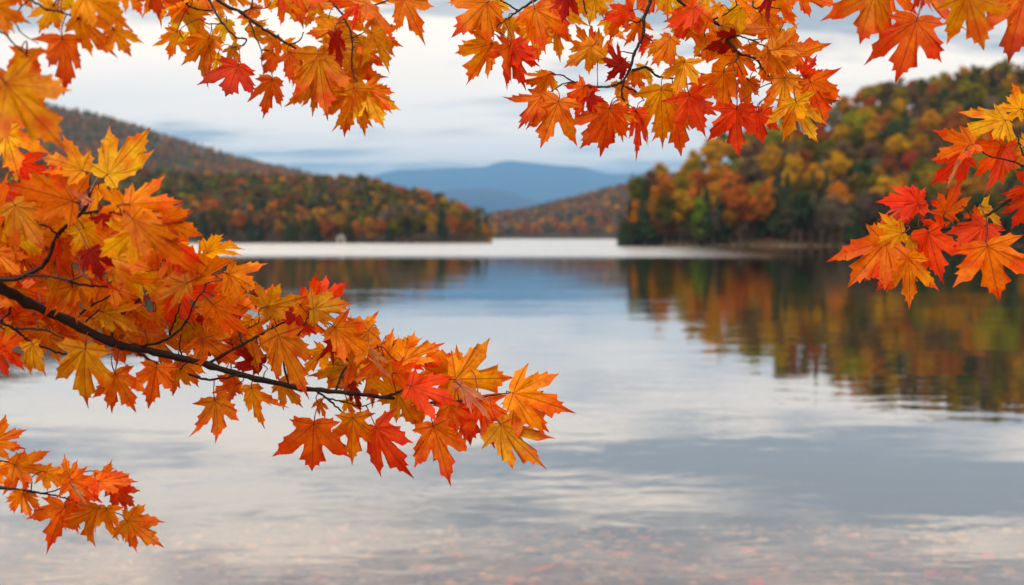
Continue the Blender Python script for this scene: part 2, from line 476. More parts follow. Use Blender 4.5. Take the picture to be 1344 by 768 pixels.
# right shore, waterside row (pixel x of trunk, kind, colour, height)
row = [(817, 'conifer', 'dark green', 7.5), (826, 'conifer', 'dark green', 10), (835, 'tall', 'orange', 10), (846, 'conifer', 'dark green', 13.5), (856, 'tall', 'amber', 11.5), (864, 'round', 'orange', 7.5), (873, 'tall', 'olive', 12),
       (882, 'tall', 'orange', 9), (893, 'round', 'amber', 12), (903, 'tall', 'yellow green', 10), (914, 'tall', 'lime green', 11), (926, 'conifer', 'dark green', 12), (936, 'sparse', 'grey brown', 9.5), (948, 'tall', 'dark green', 11),
       (958, 'tall', 'amber', 11.5), (971, 'round', 'orange', 13.5), (987, 'tall', 'amber', 9.5), (1001, 'round', 'orange', 12), (1014, 'conifer', 'dark green', 12), (1027, 'conifer', 'dark green', 10.5), (1039, 'sparse', 'grey brown', 11),
       (1050, 'tall', 'dark green', 12), (1064, 'sparse', 'grey brown', 12), (1077, 'sparse', 'brown', 11), (1090, 'sparse', 'grey brown', 13), (1104, 'sparse', 'grey brown', 11), (1118, 'conifer', 'dark green', 10), (1132, 'sparse', 'grey brown', 13),
       (1147, 'tall', 'brown', 12), (1162, 'conifer', 'dark green', 11), (1178, 'sparse', 'grey brown', 12), (1194, 'round', 'olive', 10), (1211, 'conifer', 'dark green', 12), (1228, 'sparse', 'grey brown', 12), (1246, 'conifer', 'dark green', 11),
       (1265, 'tall', 'olive', 12), (1285, 'round', 'dark green', 11), (1306, 'tall', 'olive', 12), (1328, 'conifer', 'dark green', 12), (1350, 'round', 'amber', 11)]
for px, kind, cn, h in row:
    y = 202.3 + rr.uniform(0, 3.0)
    tree((px - 672) / F * y, y, h, kind, cn, 'Rfront')
# right shore second row
for px in range(842, 1365, 16):
    y = 211 + rr.uniform(0, 4)
    cn = wchoice(rr, {'dark green': 3, 'olive': 2, 'amber': 2, 'orange': 2.4 if px < 1060 else .8, 'rust': 1.5, 'brown': 1.5, 'yellow green': 1})
    kind = 'conifer' if cn == 'dark green' else rr.choice(['round', 'tall'])
    tree((px + rr.uniform(-4, 4) - 672) / F * y, y, rr.uniform(9.5, 13), kind, cn, 'Rsecond')
# right hillside
pts = []
rest_R = []
y = 220.0
while y < 450:
    x = 0.11 * y
    while x < 0.60 * y:
        xx, yy = x + rr.uniform(-2.4, 2.4), y + rr.uniform(-2.6, 2.6)
        px = 672 + F * xx / yy
        if px > 848 and yy < interp(px, YR_R) + 6:
            pts.append((xx, yy, px))
        x += 7.6 + rr.uniform(-1, 1.6)
    y += 8.2
for (xx, yy, px) in pts:
    g = math.sin(xx * .07 + 1.7) * math.sin(yy * .045)
    cn = wchoice(rr, {'rust': 1.7, 'orange': .9 + g * .6, 'amber': 3.6 + g, 'yellow green': 3.4 + g, 'dark green': 1.8 - g, 'olive': 3.6 - g * .8, 'red': .25, 'brown': 1.6, 'grey brown': .8})
    kind = 'conifer' if cn == 'dark green' and rr.random() < .6 else ('sparse' if cn == 'grey brown' else rr.choice(['round', 'round', 'tall']))
    h = rr.uniform(8.5, 12.5)
    if len([t for t in TREES]) < 238 and px < 1380:
        tree(xx, yy, h, kind, cn, 'Rhill')
    else:
        rest_R.append((xx, yy, h, kind, cn))
# low growth that closes the gaps under the crowns of the right hill
for _ in range(900):
    yy = rr.uniform(212, 440); xx = rr.uniform(.13, .60) * yy; px = 672 + F * xx / yy
    if yy < interp(px, YR_R) + 12:
        rest_R.append((xx, yy, rr.uniform(3.0, 6.0), 'round', wchoice(rr, {'brown': 3, 'olive': 3, 'amber': 1.5, 'rust': 2, 'yellow green': 1})))
for _ in range(170):
    yy = rr.uniform(203.5, 213); xx = rr.uniform(.125, .60) * yy
    rest_R.append((xx, yy, rr.uniform(2.2, 5.0), 'round', wchoice(rr, {'brown': 4, 'olive': 3, 'dark green': 3, 'rust': 1.5, 'amber': .7})))
# left shore rows
for k, (y0, dx) in enumerate(((293.5, 13.0), (300, 12.5))):
    px = 250 + k * 5
    while px < 646:
        y = y0 + rr.uniform(0, 4)
        cn = wchoice(rr, {'dark green': 3.6, 'olive': 3.2, 'amber': 1.5, 'orange': 1.6, 'rust': 1.6, 'brown': 1.4, 'yellow green': .7})
        if px > 628: cn = 'amber'
        kind = 'conifer' if cn == 'dark green' and rr.random() < .75 else rr.choice(['round', 'tall', 'tall'])
        tree((px - 672) / F * y, y, rr.uniform(6.5, 10.5) if px < 625 else 6.5, kind, cn, 'Lfront' if k == 0 else 'Lsecond')
        px += dx * rr.uniform(.8, 1.25)

ORD = lambda n: '%d%s' % (n, 'th' if 10 <= n % 100 <= 20 else {1: 'st', 2: 'nd', 3: 'rd'}.get(n % 10, 'th'))
ZONES = {
    'Rfront': ('in the waterside row of the right shore', 'trees in the waterside row of the right shore'),
    'Rsecond': ('just behind the waterside row of the right shore', 'trees behind the waterside row of the right shore'),
    'Lfront': ('in the waterside row of the left shore', 'trees in the waterside row of the left shore'),
    'Lsecond': ('just behind the waterside row of the left shore', 'trees behind the waterside row of the left shore'),
    'Rlow': ('low on the right hill', 'trees on the right hillside'),
    'Rmid': ('halfway up the right hill', 'trees on the right hillside'),
    'Rtop': ('high on the right hill', 'trees on the right hillside'),
}
buckets = {}
for (e, x, y, h, kind, cn, zone) in TREES:
    z = zone
    if zone == 'Rhill':
        z = 'Rlow' if y < 240 else ('Rmid' if y < 272 else 'Rtop')
    buckets.setdefault((z, cn, kind), []).append((x / y, e))
for (z, cn, kind), lst in buckets.items():
    lst.sort(key=lambda t: t[0])
    for i, (u, e) in enumerate(lst):
        noun = 'conifer' if kind == 'conifer' else 'tree'
        sw = {'round': 'broad', 'tall': 'slim', 'conifer': 'pointed', 'sparse': 'sparse'}[kind]
        o = 'only' if len(lst) == 1 else ORD(i + 1)
        tail = '' if len(lst) == 1 else ' from left'
        lab = f'{o} {sw} {cn} {noun}{tail} {ZONES[z][0]}'
        tag(e, lab, 'tree', ZONES[z][1])

# masses of far trees: ONE object per wood
def far_wood(name, label, items, nq, seed, lift=1.0):
    """items: (x, y, h, kind, rgb)"""
    rs = np.random.RandomState(seed)
    protos = {}
    for kind in ('round', 'tall', 'conifer', 'sparse'):
        protos[kind] = [crown_mesh(kind, nq, seed * 10 + i, math.sqrt(2300 / nq) * .82) for i in range(4)]
    Vs, Cs = [], []
    xs = np.array([i[0] for i in items]); ys = np.array([i[1] for i in items]); zs = Hgt(xs, ys)
    for (x, y, h, kind, rgb), z in zip(items, zs):
        V, col = protos[kind][rs.randint(4)]
        a = rs.uniform(0, 6.28); ca, sa = math.cos(a), math.sin(a)
        W = V * h
        Q = np.stack([W[:, 0] * ca - W[:, 1] * sa + x, W[:, 0] * sa + W[:, 1] * ca + y, W[:, 2] + z - 0.2], -1)
        Vs.append(Q); Cs.append(col * (np.array(rgb) * rs.uniform(.75, 1.25) * lift))
    V = np.concatenate(Vs); col = np.concatenate(Cs)
    me = mesh_np(name, V, np.arange(len(V)).reshape(-1, 4), [FOL], False); attr_c(me, 'tc', np.clip(col, 0, 1))
    o = obj(name, me); o.color = (1, 1, 1, 1)
    tag(o, label, 'woods', None, 'stuff')

far_wood('woods', 'mixed autumn woods thickening the upper part of the right hill', [(x, y, h, k, COLS[c]) for x, y, h, k, c in rest_R], 420, 3)

def scatter(y0, y1, u0, u1, sp, sil, yr, cols, hmin, hmax, seed, hz=False, limx=None):
    r2 = random.Random(seed); it = []
    y = y0
    while y < y1:
        x = u0 * y
        while x < u1 * y:
            xx, yy = x + r2.uniform(-.4, .4) * sp, y + r2.uniform(-.4, .4) * sp
            px = 672 + F * xx / yy
            Yr = interp(px, yr) if not np.isscalar(yr) else yr
            if yy < Yr + sp * 1.5:
                it.append((xx, yy, px, r2.random(), r2.random(), r2.uniform(hmin, hmax)))
            x += sp * r2.uniform(.85, 1.15)
        y += sp
    zs = Hgt(np.array([i[0] for i in it]), np.array([i[1] for i in it]))
    outl = []
    for (xx, yy, px, a, b, h), z in zip(it, zs):
        if z < 0.3: continue
        g = math.sin(xx * .021 + 1.3) * math.sin(yy * .017 + .5)
        cn = wchoice(r2, {k: max(.05, v * (1 + (.6 * g if k in ('orange', 'amber', 'rust', 'red') else -.6 * g))) for k, v in cols.items()})
        kind = 'conifer' if cn == 'dark green' and a < .6 else ('sparse' if cn == 'grey brown' and b < .5 else ('round' if b < .7 else 'tall'))
        outl.append((xx, yy, h, kind, COLS[cn]))
    return outl

far_wood('woods', 'orange and green woods covering the low point on the left shore',
         scatter(306, 560, -.62, -.015, 5.6, SIL_L1, YR_L1, {'rust': 2.4, 'orange': .9, 'dark green': 3.2, 'olive': 5.0, 'amber': 1.4, 'brown': 3.8, 'red': .2, 'grey brown': 1.2, 'yellow green': 1.0}, 6, 9.5, 21), 90, 5)
far_wood('woods', 'brownish leaf-bare woods on the long slope behind the left shore',
         scatter(980, 1320, -.66, -.02, 8.5, SIL_L2, 1300, {'brown': 4.5, 'grey brown': 4.0, 'rust': 2.0, 'olive': 1.6, 'dark green': .8}, 8, 12, 22), 44, 6, 1.7)
far_wood('woods', 'faded rust woods on the ridge across the far end of the lake',
         scatter(732, 1540, -.085, .19, 8.5, SIL_B, 1500, {'brown': 3.0, 'grey brown': 2.0, 'rust': 2.6, 'olive': 1.2, 'dark green': 1.8, 'amber': .8}, 8, 13, 23), 44, 7, 1.15)

# stones along the far waterlines
def stones(name, label, spots, seed, cols, flat=.55, mat=STONE):
    rs = np.random.RandomState(seed)
    import itertools
    ico_v = []
    t = (1 + 5 ** .5) / 2
    base = np.array([(-1, t, 0), (1, t, 0), (-1, -t, 0), (1, -t, 0), (0, -1, t), (0, 1, t), (0, -1, -t), (0, 1, -t), (t, 0, -1), (t, 0, 1), (-t, 0, -1), (-t, 0, 1)], float)
    fc = [(0, 11, 5), (0, 5, 1), (0, 1, 7), (0, 7, 10), (0, 10, 11), (1, 5, 9), (5, 11, 4), (11, 10, 2), (10, 7, 6), (7, 1, 8), (3, 9, 4), (3, 4, 2), (3, 2, 6), (3, 6, 8), (3, 8, 9), (4, 9, 5), (2, 4, 11), (6, 2, 10), (8, 6, 7), (9, 8, 1)]
    base /= np.linalg.norm(base[0])
    # one subdivision
    vs = [tuple(v) for v in base]; cache = {}; f2 = []
    def mid(a, b):
        k = (min(a, b), max(a, b))
        if k not in cache:
            m = (np.array(vs[a]) + np.array(vs[b])); m /= np.linalg.norm(m); cache[k] = len(vs); vs.append(tuple(m))
        return cache[k]
    for a, b, c in fc:
        ab, bc, ca = mid(a, b), mid(b, c), mid(c, a); f2 += [(a, ab, ca), (b, bc, ab), (c, ca, bc), (ab, bc, ca)]
    B = np.array(vs); Fb = np.array(f2)
    Vs, Fs, Cs = [], [], []
    for k, (x, y, z, s) in enumerate(spots):
        P = B * (1 + rs.uniform(-.16, .16, (len(B), 1)))
        P = P * np.array([s * rs.uniform(.8, 1.3), s * rs.uniform(.7, 1.1), s * flat * rs.uniform(.7, 1.2)])
        a = rs.uniform(0, 6.28); ca, sa = math.cos(a), math.sin(a)
        P = np.stack([P[:, 0] * ca - P[:, 1] * sa + x, P[:, 0] * sa + P[:, 1] * ca + y, P[:, 2] + z], -1)
        Vs.append(P); Fs.append(Fb + k * len(B))
        Cs.append(np.tile(np.array(cols[rs.randint(len(cols))]) * rs.uniform(.7, 1.25), (len(B), 1)))
    me = mesh_np(name, np.concatenate(Vs), np.concatenate(Fs), [mat], True); attr_c(me, 'tc', np.clip(np.concatenate(Cs), 0, 1))
    tag(obj(name, me), label, 'stones', None, 'stuff')

rs = np.random.RandomState(5)
def shoreline(x, ya, yb):
    ys = np.linspace(ya, yb, 200); z = Hgt(np.full(200, x), ys)
    k = np.argmax(z > 0); return float(ys[k])
sp = []
for x in np.arange(23, 118, .3):
    y = shoreline(x, 190, 216)
    for _ in range(2):
        sp.append((x + rs.uniform(-.3, .3), y + rs.uniform(-.4, 1.2), rs.uniform(0, .12), rs.uniform(.08, .30)))
stones('shore_rocks', 'pale rocks along the waterline of the right shore', sp, 1, [(.22, .16, .12), (.3, .24, .2), (.14, .10, .07)])
sp = []
for x in np.arange(-120, -8, .5):
    y = shoreline(x, 275, 312)
    sp.append((x + rs.uniform(-.3, .3), y + rs.uniform(-.3, .9), rs.uniform(0, .2), rs.uniform(.1, .4)))
stones('shore_rocks', 'dark rocks along the waterline of the left shore', sp, 2, [(.12, .10, .08), (.18, .15, .12)])
# lake bed stones
sp = []
for _ in range(6500):
    y = 4.2 + 6.0 * rs.random_sample() ** 1.25; x = rs.uniform(-.62, .62) * (y + 1)
    if rs.random_sample() < .45 * (1 - (x / (y + 1) + .62) / 1.24) + (.3 if math.sin(x * 1.7 + 1) * math.sin(y * 1.3) > .3 else 0): continue
    s = .014 + .055 * rs.random_sample() ** 2.3
    z = float(Hgt(x, y))
    sp.append((x, y, z + s * .1, s))
stones('pebbles', 'brown and rust pebbles on the shallow lake bed', sp, 3, [(.24, .16, .09), (.17, .12, .08), (.34, .19, .07), (.09, .07, .05), (.38, .27, .15), (.30, .25, .18), (.32, .13, .045), (.05, .038, .028), (.07, .05, .035)], .38)

# small boathouse on the left shore
def box(V, Fc, x0, x1, y0, y1, z0, z1):
    o = len(V)
    V += [Vector(p) for p in ((x0, y0, z0), (x1, y0, z0), (x1, y1, z0), (x0, y1, z0), (x0, y0, z1), (x1, y0, z1), (x1, y1, z1), (x0, y1, z1))]
    Fc += [tuple(i + o for i in f) for f in ((3, 2, 1, 0), (4, 5, 6, 7), (0, 1, 5, 4), (1, 2, 6, 5), (2, 3, 7, 6), (3, 0, 4, 7))]
WHITE = mat_simple('weathered_white_boards', (.42, .40, .37), .8, 3, .15)
ROOF = mat_simple('grey_shingles', (.12, .11, .11), .9, 4, .3)
DOOR = mat_simple('dark_door', (.06, .05, .045), .8, 4, .2)
bx, by = (449 - 672) / F * 293, 291.6
bh = empty('boathouse', (bx, by, 0.35)); tag(bh, 'tiny white boathouse at the edge of the left shore', 'boathouse')
V, Fc = [], []; box(V, Fc, -1.1, 1.1, -.8, .8, -.6, 1.5)
o_ = len(V); V += [Vector(p) for p in ((-1.1, -.8, 1.5), (1.1, -.8, 1.5), (0, -.8, 2.3), (-1.1, .8, 1.5), (1.1, .8, 1.5), (0, .8, 2.3))]
Fc += [(o_, o_ + 1, o_ + 2), (o_ + 5, o_ + 4, o_ + 3)]
obj('wall', mesh_np('wall', V, Fc, [WHITE], False), bh)
V, Fc = [], []
for s in (-1, 1):
    o_ = len(V)
    V += [Vector(p) for p in ((0, -1, 2.36), (s * 1.35, -1, 1.36), (s * 1.35, 1, 1.36), (0, 1, 2.36), (0, -1, 2.46), (s * 1.35, -1, 1.46), (s * 1.35, 1, 1.46), (0, 1, 2.46))]
    Fc += [tuple(i + o_ for i in f) for f in ((0, 1, 2, 3), (7, 6, 5, 4), (0, 4, 5, 1), (1, 5, 6, 2), (2, 6, 7, 3), (3, 7, 4, 0))]
obj('roof', mesh_np('roof', V, Fc, [ROOF], False), bh)
V, Fc = [], []; box(V, Fc, -.45, .45, -.84, -.803, -.3, 1.2)
obj('door', mesh_np('door', V, Fc, [DOOR], False), bh)

# ------------------------------------------------------------------ maple leaves
HALF = [(0, 1.0), (1.8, .90), (4.6, .80), (8.8, .81), (8.9, .755), (10.5, .71), (18.6, .715), (17.4, .62), (18.2, .53), (20.5, .44), (23.5, .385), (26.5, .43), (29.4, .53), (30.6, .63), (36, .68), (37.2, .71), (40.5, .745), (43, .87),
        (46, .735), (49, .67), (55.5, .655), (54.6, .58), (57.5, .54), (64.5, .545), (64.5, .45), (70.5, .355), (79, .285), (87, .33), (92.5, .40), (98, .485), (102, .385), (108, .35), (116, .36), (116.5, .28), (128, .215), (146, .145), (163, .09), (176, .042)]
AX = [0, 44, -44, 98, -98]
LC = {'O': (.95, .285, .003), 'Y': (.97, .46, .004), 'R': (.93, .070, .006), 'D': (.40, .012, .005), 'A': (.80, .27, .003), 'G': (.66, .35, .006), 'P': (.74, .30, .13), 'Q': (.95, .185, .004)}
RINGS = [.2, .42, .62, .8, .92, 1.0]

def leaf_geo(L, w, col, rs, curl=1.0, fold=0.0):
    """returns V (local; y along midrib, z normal), faces, lc, vd, rad"""
    lob = {a: ((rs.uniform(.74, 1.10) if abs(a) < 60 else rs.uniform(.7, 1.25)) if a else rs.uniform(.97, 1.03), rs.uniform(-4, 4) if a else rs.uniform(-2, 2)) for a in AX}
    bend = {a: rs.uniform(-.5, .2) * curl * (1.3 if a else 1) for a in AX}
    outl = [(a, r) for a, r in HALF] + [(-a, r) for a, r in reversed(HALF[1:])]
    # order around: 0..176, then -176..-2.6
    base = LC[col]
    edge = LC[rs.choice({'O': 'QOO', 'Y': 'OOY', 'R': 'RRD', 'D': 'DDR', 'A': 'QRO', 'G': 'OQA', 'P': 'PPQ', 'Q': 'RRD'}[col])]
    eamt = rs.uniform(.15, .95) if col not in 'P' else .2
    jit = rs.uniform(.86, 1.1)
    gj = rs.uniform(.8, 1.25)
    pts = []
    sq = rs.uniform(.80, 1.04)
    pleat = rs.uniform(.0, .11)
    for a, r in outl:
        na = min(AX, key=lambda q: abs(q - a))
        s, da = lob[na]
        wgt = max(0, 1 - abs(a - na) / 24)
        rr_ = r * (1 + (s - 1) * wgt) * rs.uniform(.97, 1.03)
        aa = a + da * wgt
        aa *= sq + (1 - sq) * min(1, max(0, (abs(a) - 90) / 80))
        if abs(a) > 170: aa = a
        pts.append((aa, rr_, na, abs(a - na)))
    V = [(0, 0, 0)]; vd = [0]; rad = [0]; cols = []
    wavp = rs.uniform(0, 6.28)
    # insect bites and frayed stretches of the margin
    if rs.random() < .4:
        for _ in range(rs.randint(1, 2)):
            k0 = rs.randrange(4, len(pts) - 4); dep = rs.uniform(.72, .9)
            for k in range(k0, min(len(pts), k0 + rs.randint(1, 3))):
                pts[k] = (pts[k][0], pts[k][1] * dep, pts[k][2], pts[k][3])
    def colat(t, r):
        k = min(1, max(0, (t - .35) / .6)) ** 1.5 * eamt
        c = [base[i] * (1 - k) + edge[i] * k for i in range(3)]
        if r > .9:
            q = min(1, (r - .9) / .1) * .75
            c = [c[0] * (1 - q) + .12 * q, c[1] * (1 - q) + .015 * q, c[2] * (1 - q) + .008 * q]
        return (c[0] * jit, c[1] * jit * gj, c[2])
    cols.append(colat(0, 0))
    for f in RINGS:
        for (aa, r_, na, dl) in pts:
            th = R(aa); rr_ = r_ * f
            x = math.sin(th) * rr_ * w; y = math.cos(th) * rr_
            dist = rr_ * math.sin(R(min(dl, 80)))
            # bend of lobes, pleats between veins, wavy margin, fold along the midrib
            z = bend[na] * rr_ ** 2 * (1 if na == 0 else 1.1)
            z += dist * pleat + .016 * math.sin(aa * .16 + wavp + rr_ * 4) * f
            z += fold * abs(x)
            V.append((x * L, y * L, z * L)); vd.append(dist); rad.append(rr_)
            cols.append(colat(rr_ / max(.35, r_) * (.55 + .45 * r_), rr_))
    n = len(pts); Fc = []
    for i in range(n - 0):
        j = (i + 1) % n
        Fc.append((0, 1 + j, 1 + i))
        for k in range(len(RINGS) - 1):
            a, b = 1 + k * n, 1 + (k + 1) * n
            Fc.append((a + i, a + j, b + j, b + i))
    return V, Fc, cols, vd, rad

def frame_for(base, tip, roll, flip=False):
    ax = (tip - base).normalized()
    tocam = (CAM - base).normalized()
    nrm = (tocam - ax * tocam.dot(ax)).normalized()
    nrm = Matrix.Rotation(roll, 3, ax) @ nrm
    if flip: nrm = -nrm
    side = ax.cross(nrm)
    return Matrix((side, ax, nrm)).transposed()

class Bough:
    def __init__(self, name, label, origin):
        self.e = empty(name, origin)
        self.o = Vector(origin)
        tag(self.e, label, 'branch', 'maple branches hanging over the lake')
        self.nodes = []      # (px, py, depth) samples of wood
        self.leaves = []; self.main = None
    def wood(self, pts, r0, r1, d0=None, d1=None, name='twig'):
        if d0 is None:
            d0 = self.depth_at(*pts[0])
        if d1 is None: d1 = d0 + random.uniform(-.09, .09)
        n = len(pts)
        P = [at(x, y, d0 + (d1 - d0) * i / (n - 1)) for i, (x, y) in enumerate(pts)]
        S = catmull(P, 6)
        m = len(S); rad = []
        for i, p in enumerate(S):
            t = i / (m - 1); dep = d0 + (d1 - d0) * t
            rpx = r0 + (r1 - r0) * t
            rad.append(rpx / F * dep * (1 + .10 * math.sin(i * 1.7 + pts[0][0]) + (.22 if i % 6 == 0 and 0 < i < m - 1 else 0)))
            p += Vector((random.uniform(-1, 1), random.uniform(-1, 1), random.uniform(-1, 1))) * .0011
        V, Fc = tube(S, rad, 8)
        V = [v - self.o for v in V]
        obj(name, mesh_np(name, V, Fc, [BARK]), self.e)
        Q = catmull([Vector((x, y, 0)) for x, y in pts], 6)
        for i, q in enumerate(Q):
            self.nodes.append((q.x, q.y, d0 + (d1 - d0) * i / (len(Q) - 1), S[i]))
    def depth_at(self, x, y):
        return min(self.nodes, key=lambda q: (q[0] - x) ** 2 + (q[1] - y) ** 2)[2]
    def near(self, x, y, dx, dy):
        # prefer wood lying behind the leaf base (opposite to the tip)
        def cost(q):
            vx, vy = q[0] - x, q[1] - y
            d = math.hypot(vx, vy) + 1e-3
            cosang = -(vx * dx + vy * dy) / d
            return d * (1.6 - .6 * cosang) + (10 if d < 8 else 0)
        return min(self.nodes, key=cost)
    def leaf(self, bx, by, tx, ty, col='O', dz=0.0, w=None, pitch=None, roll=None, fold=None, flip=None, z=None):
        self.leaves.append((bx, by, tx, ty, col, dz, w, pitch, roll, fold, flip, z))
    def build(self, seed, limit=100):
        rs = random.Random(seed)
        self.leaves.sort(key=lambda l: -math.hypot(l[2] - l[0], l[3] - l[1]) + (60 if l[5] > .05 else 0))
        extraV, extraF, extraC, extraD, extraR, extraM = [], [], [], [], [], []
        for li, (bx, by, tx, ty, col, dz, w, pitch, roll, fold, flip, zz) in enumerate(self.leaves):
            L2 = math.hypot(tx - bx, ty - by); dx, dy = (tx - bx) / L2, (ty - by) / L2
            nd = self.near(bx, by, dx, dy)
            if self.o.x < -.9 and li >= 0 and -.055 < dz < .09 and self.main:
                cx, cy = (bx + tx) / 2, (by + ty) / 2
                if cx < 420 and min((cx - q[0]) ** 2 + (cy - q[1]) ** 2 for q in self.main) < 30 ** 2 and by < interp(bx, [(0, 378), (146, 449), (335, 497), (563, 529)]) + 18: dz = .10
            d = (nd[2] if zz is None else zz) + dz + rs.uniform(-.02, .02)
            if pitch is None: pitch = rs.uniform(-.35, .35)
            if roll is None: roll = rs.gauss(0, .45)
            if w is None: w = rs.uniform(.84, 1.08)
            if fold is None:
                fold = rs.uniform(-.05, .35)
                if L2 < 62 and rs.random() < .22: fold = rs.uniform(.6, 1.3); w *= .9   # half-curled leaves
            if flip is None: flip = rs.random() < .35
            base = at(bx, by, d)
            Lw = L2 / F * d
            tip = at(tx, ty, d + Lw * math.tan(pitch))
            L = (tip - base).length
            V, Fc, cols, vd, rad = leaf_geo(L, w, col, rs, 1.0, fold)
            Mx = frame_for(base, tip, roll, flip)
            # stalk
            ax = (tip - base).normalized()
            P0 = nd[3]
            ln = (P0 - base).length
            c1 = P0 + (base - P0) * .35 + Vector((0, 0, .12 * ln))
            c2 = base - ax * min(ln * .45, .035)
            sp = []
            for k in range(9):
                t = k / 8
                sp.append(P0 * (1 - t) ** 3 + c1 * 3 * t * (1 - t) ** 2 + c2 * 3 * t * t * (1 - t) + base * t ** 3)
            sv, sf = tube(sp, [.00125 - .0004 * math.sin(math.pi * k / 8) for k in range(9)], 5)
            if li < limit:
                me = mesh_np('leaf', np.array(V), Fc, [LEAF])
                attr_c(me, 'lc', np.array(cols)); attr_f(me, 'vd', vd); attr_f(me, 'rad', rad)
                o = obj('leaf', me, self.e)
                o.matrix_local = Matrix.Translation(base - self.o) @ Mx.to_4x4()
                inv = (Matrix.Translation(base) @ Mx.to_4x4()).inverted()
                obj('leaf_stalk', mesh_np('leaf_stalk', [inv @ v for v in sv], sf, [STALK]), o)
            else:
                off = len(extraV)
                A = Matrix.Translation(base - self.o) @ Mx.to_4x4()
                extraV += [A @ Vector(v) for v in V]; extraF += [tuple(i + off for i in f) for f in Fc]; extraM += [0] * len(Fc)
                extraC += cols; extraD += vd; extraR += rad
                off = len(extraV)
                extraV += [v - self.o for v in sv]; extraF += [tuple(i + off for i in f) for f in sf]; extraM += [1] * len(sf)
                extraC += [(.2, .02, .01)] * len(sv); extraD += [1] * len(sv); extraR += [0] * len(sv)
        if extraV:
            me = mesh_np('foliage', extraV, extraF, [LEAF, STALK], True, extraM)
            attr_c(me, 'lc', np.array(extraC)); attr_f(me, 'vd', extraD); attr_f(me, 'rad', extraR)
            o = obj('foliage', me, self.e); o['kind'] = 'stuff'

def inpoly(x, y, P):
    c = False; j = len(P) - 1
    for i in range(len(P)):
        if (P[i][1] > y) != (P[j][1] > y) and x < (P[j][0] - P[i][0]) * (y - P[i][1]) / (P[j][1] - P[i][1]) + P[i][0]:
            c = not c
        j = i
    return c

def fill(B, poly, n, Lr, cols, seed, dzr=(.04, .16), down=(.3, 1.0)):
    rs = random.Random(seed)
    x0, x1 = min(p[0] for p in poly), max(p[0] for p in poly); y0, y1 = min(p[1] for p in poly), max(p[1] for p in poly)
    k = 0; used = []
    tries = 0
    while k < n and tries < 20000:
        tries += 1
        cx, cy = rs.uniform(x0, x1), rs.uniform(y0, y1)
        if not inpoly(cx, cy, poly): continue
        if any((cx - a) ** 2 + (cy - b) ** 2 < (Lr[0] * .33) ** 2 for a, b in used): continue
        used.append((cx, cy))
        L = rs.uniform(*Lr)
        # leaves hang out and away from the nearest wood, mostly downwards
        an = rs.gauss(1.35, .75) if rs.random() < .72 else rs.uniform(0, 6.28)
        dx, dy = math.cos(an), math.sin(an)
        B.leaf(cx - dx * L * .5, cy - dy * L * .5, cx + dx * L * .5, cy + dy * L * .5, rs.choice(cols), rs.uniform(*dzr), w=rs.uniform(.85, 1.1), pitch=rs.uniform(-.6, .6), roll=rs.gauss(0, .55))
        k += 1

# ---------------- main bough, lower left
A = Bough('maple_branch', 'thick dark maple branch crossing the left side, densely covered in orange leaves with red tips', at(-180, 330, 1.45))
A.wood([(-180, 310), (-80, 345), (0, 378), (36, 397), (87, 420), (146, 449.5), (175, 457), (219, 465), (277, 480), (335, 497), (400, 510), (460, 516), (507, 522), (563, 529)], 8.0, 1.9, 1.45, 1.80, 'branch')
A.main = list(A.nodes)
A.wood([(-60, 352), (0, 367), (36, 360), (62, 342), (76, 309), (109, 276), (118, 258)], 3.6, 2.0, 1.46, 1.44)
A.wood([(109, 280), (138, 276), (162, 284)], 1.9, .9)
A.wood([(76, 309), (62, 297), (40, 294)], 1.2, .8)
A.wood([(36, 361), (62, 363), (91, 368), (108, 362)], 1.9, 1.0)
A.wood([(76, 365), (110, 374), (142, 377)], 1.9, 1.2)
A.wood([(97, 419), (120, 402), (146, 388)], 1.8, 1.0)
A.wood([(112, 422), (130, 407)], 1.2, .8)
A.wood([(-40, 404), (0, 422), (22, 434), (36, 446), (73, 462), (98, 466)], 2.0, 1.2, 1.5, 1.56)
A.wood([(20, 431), (55, 433), (84, 444)], 1.6, 1.0)
A.wood([(0, 423), (12, 410), (12, 402), (-10, 408)], 1.3, 1.0)
A.wood([(175, 458), (204, 477), (233, 486), (270, 498), (302, 495), (318, 490)], 2.2, 1.1)
A.wood([(182, 456), (219, 445), (244, 423), (255, 396)], 2.0, 1.0)
A.wood([(222, 440), (229, 422), (237, 398)], 1.5, .9)
A.wood([(240, 472), (236, 455), (237, 440)], 1.2, .8)
A.wood([(234, 487), (248, 474)], 1.1, .8)
A.wood([(273, 477), (313, 455), (340, 440), (375, 422)], 2.1, 1.3)
A.wood([(318, 451), (316, 436), (340, 424)], 1.5, .8)
A.wood([(415, 512), (437, 530), (455, 546)], 1.7, .9)
A.wood([(425, 522), (450, 527), (473, 533), (492, 527)], 1.2, .7)
A.wood([(507, 520), (525, 514), (541, 506)], 1.7, .9)
A.wood([(543, 525), (551, 512)], 1.1, .8)
A.wood([(563, 529), (610, 525), (647, 519), (672, 516)], 1.7, .8)
A.wood([(380, 507), (372, 470), (392, 440), (405, 415)], 1.6, .9)
A.wood([(440, 514), (452, 485), (478, 462), (500, 455)], 1.6, .8)
A.wood([(146, 449), (150, 420), (180, 395), (205, 360), (215, 335)], 2.0, .9)
A.wood([(255, 398), (270, 375), (268, 350)], 1.2, .7)
A.wood([(560, 529), (566, 505), (560, 485)], 1.2, .7)
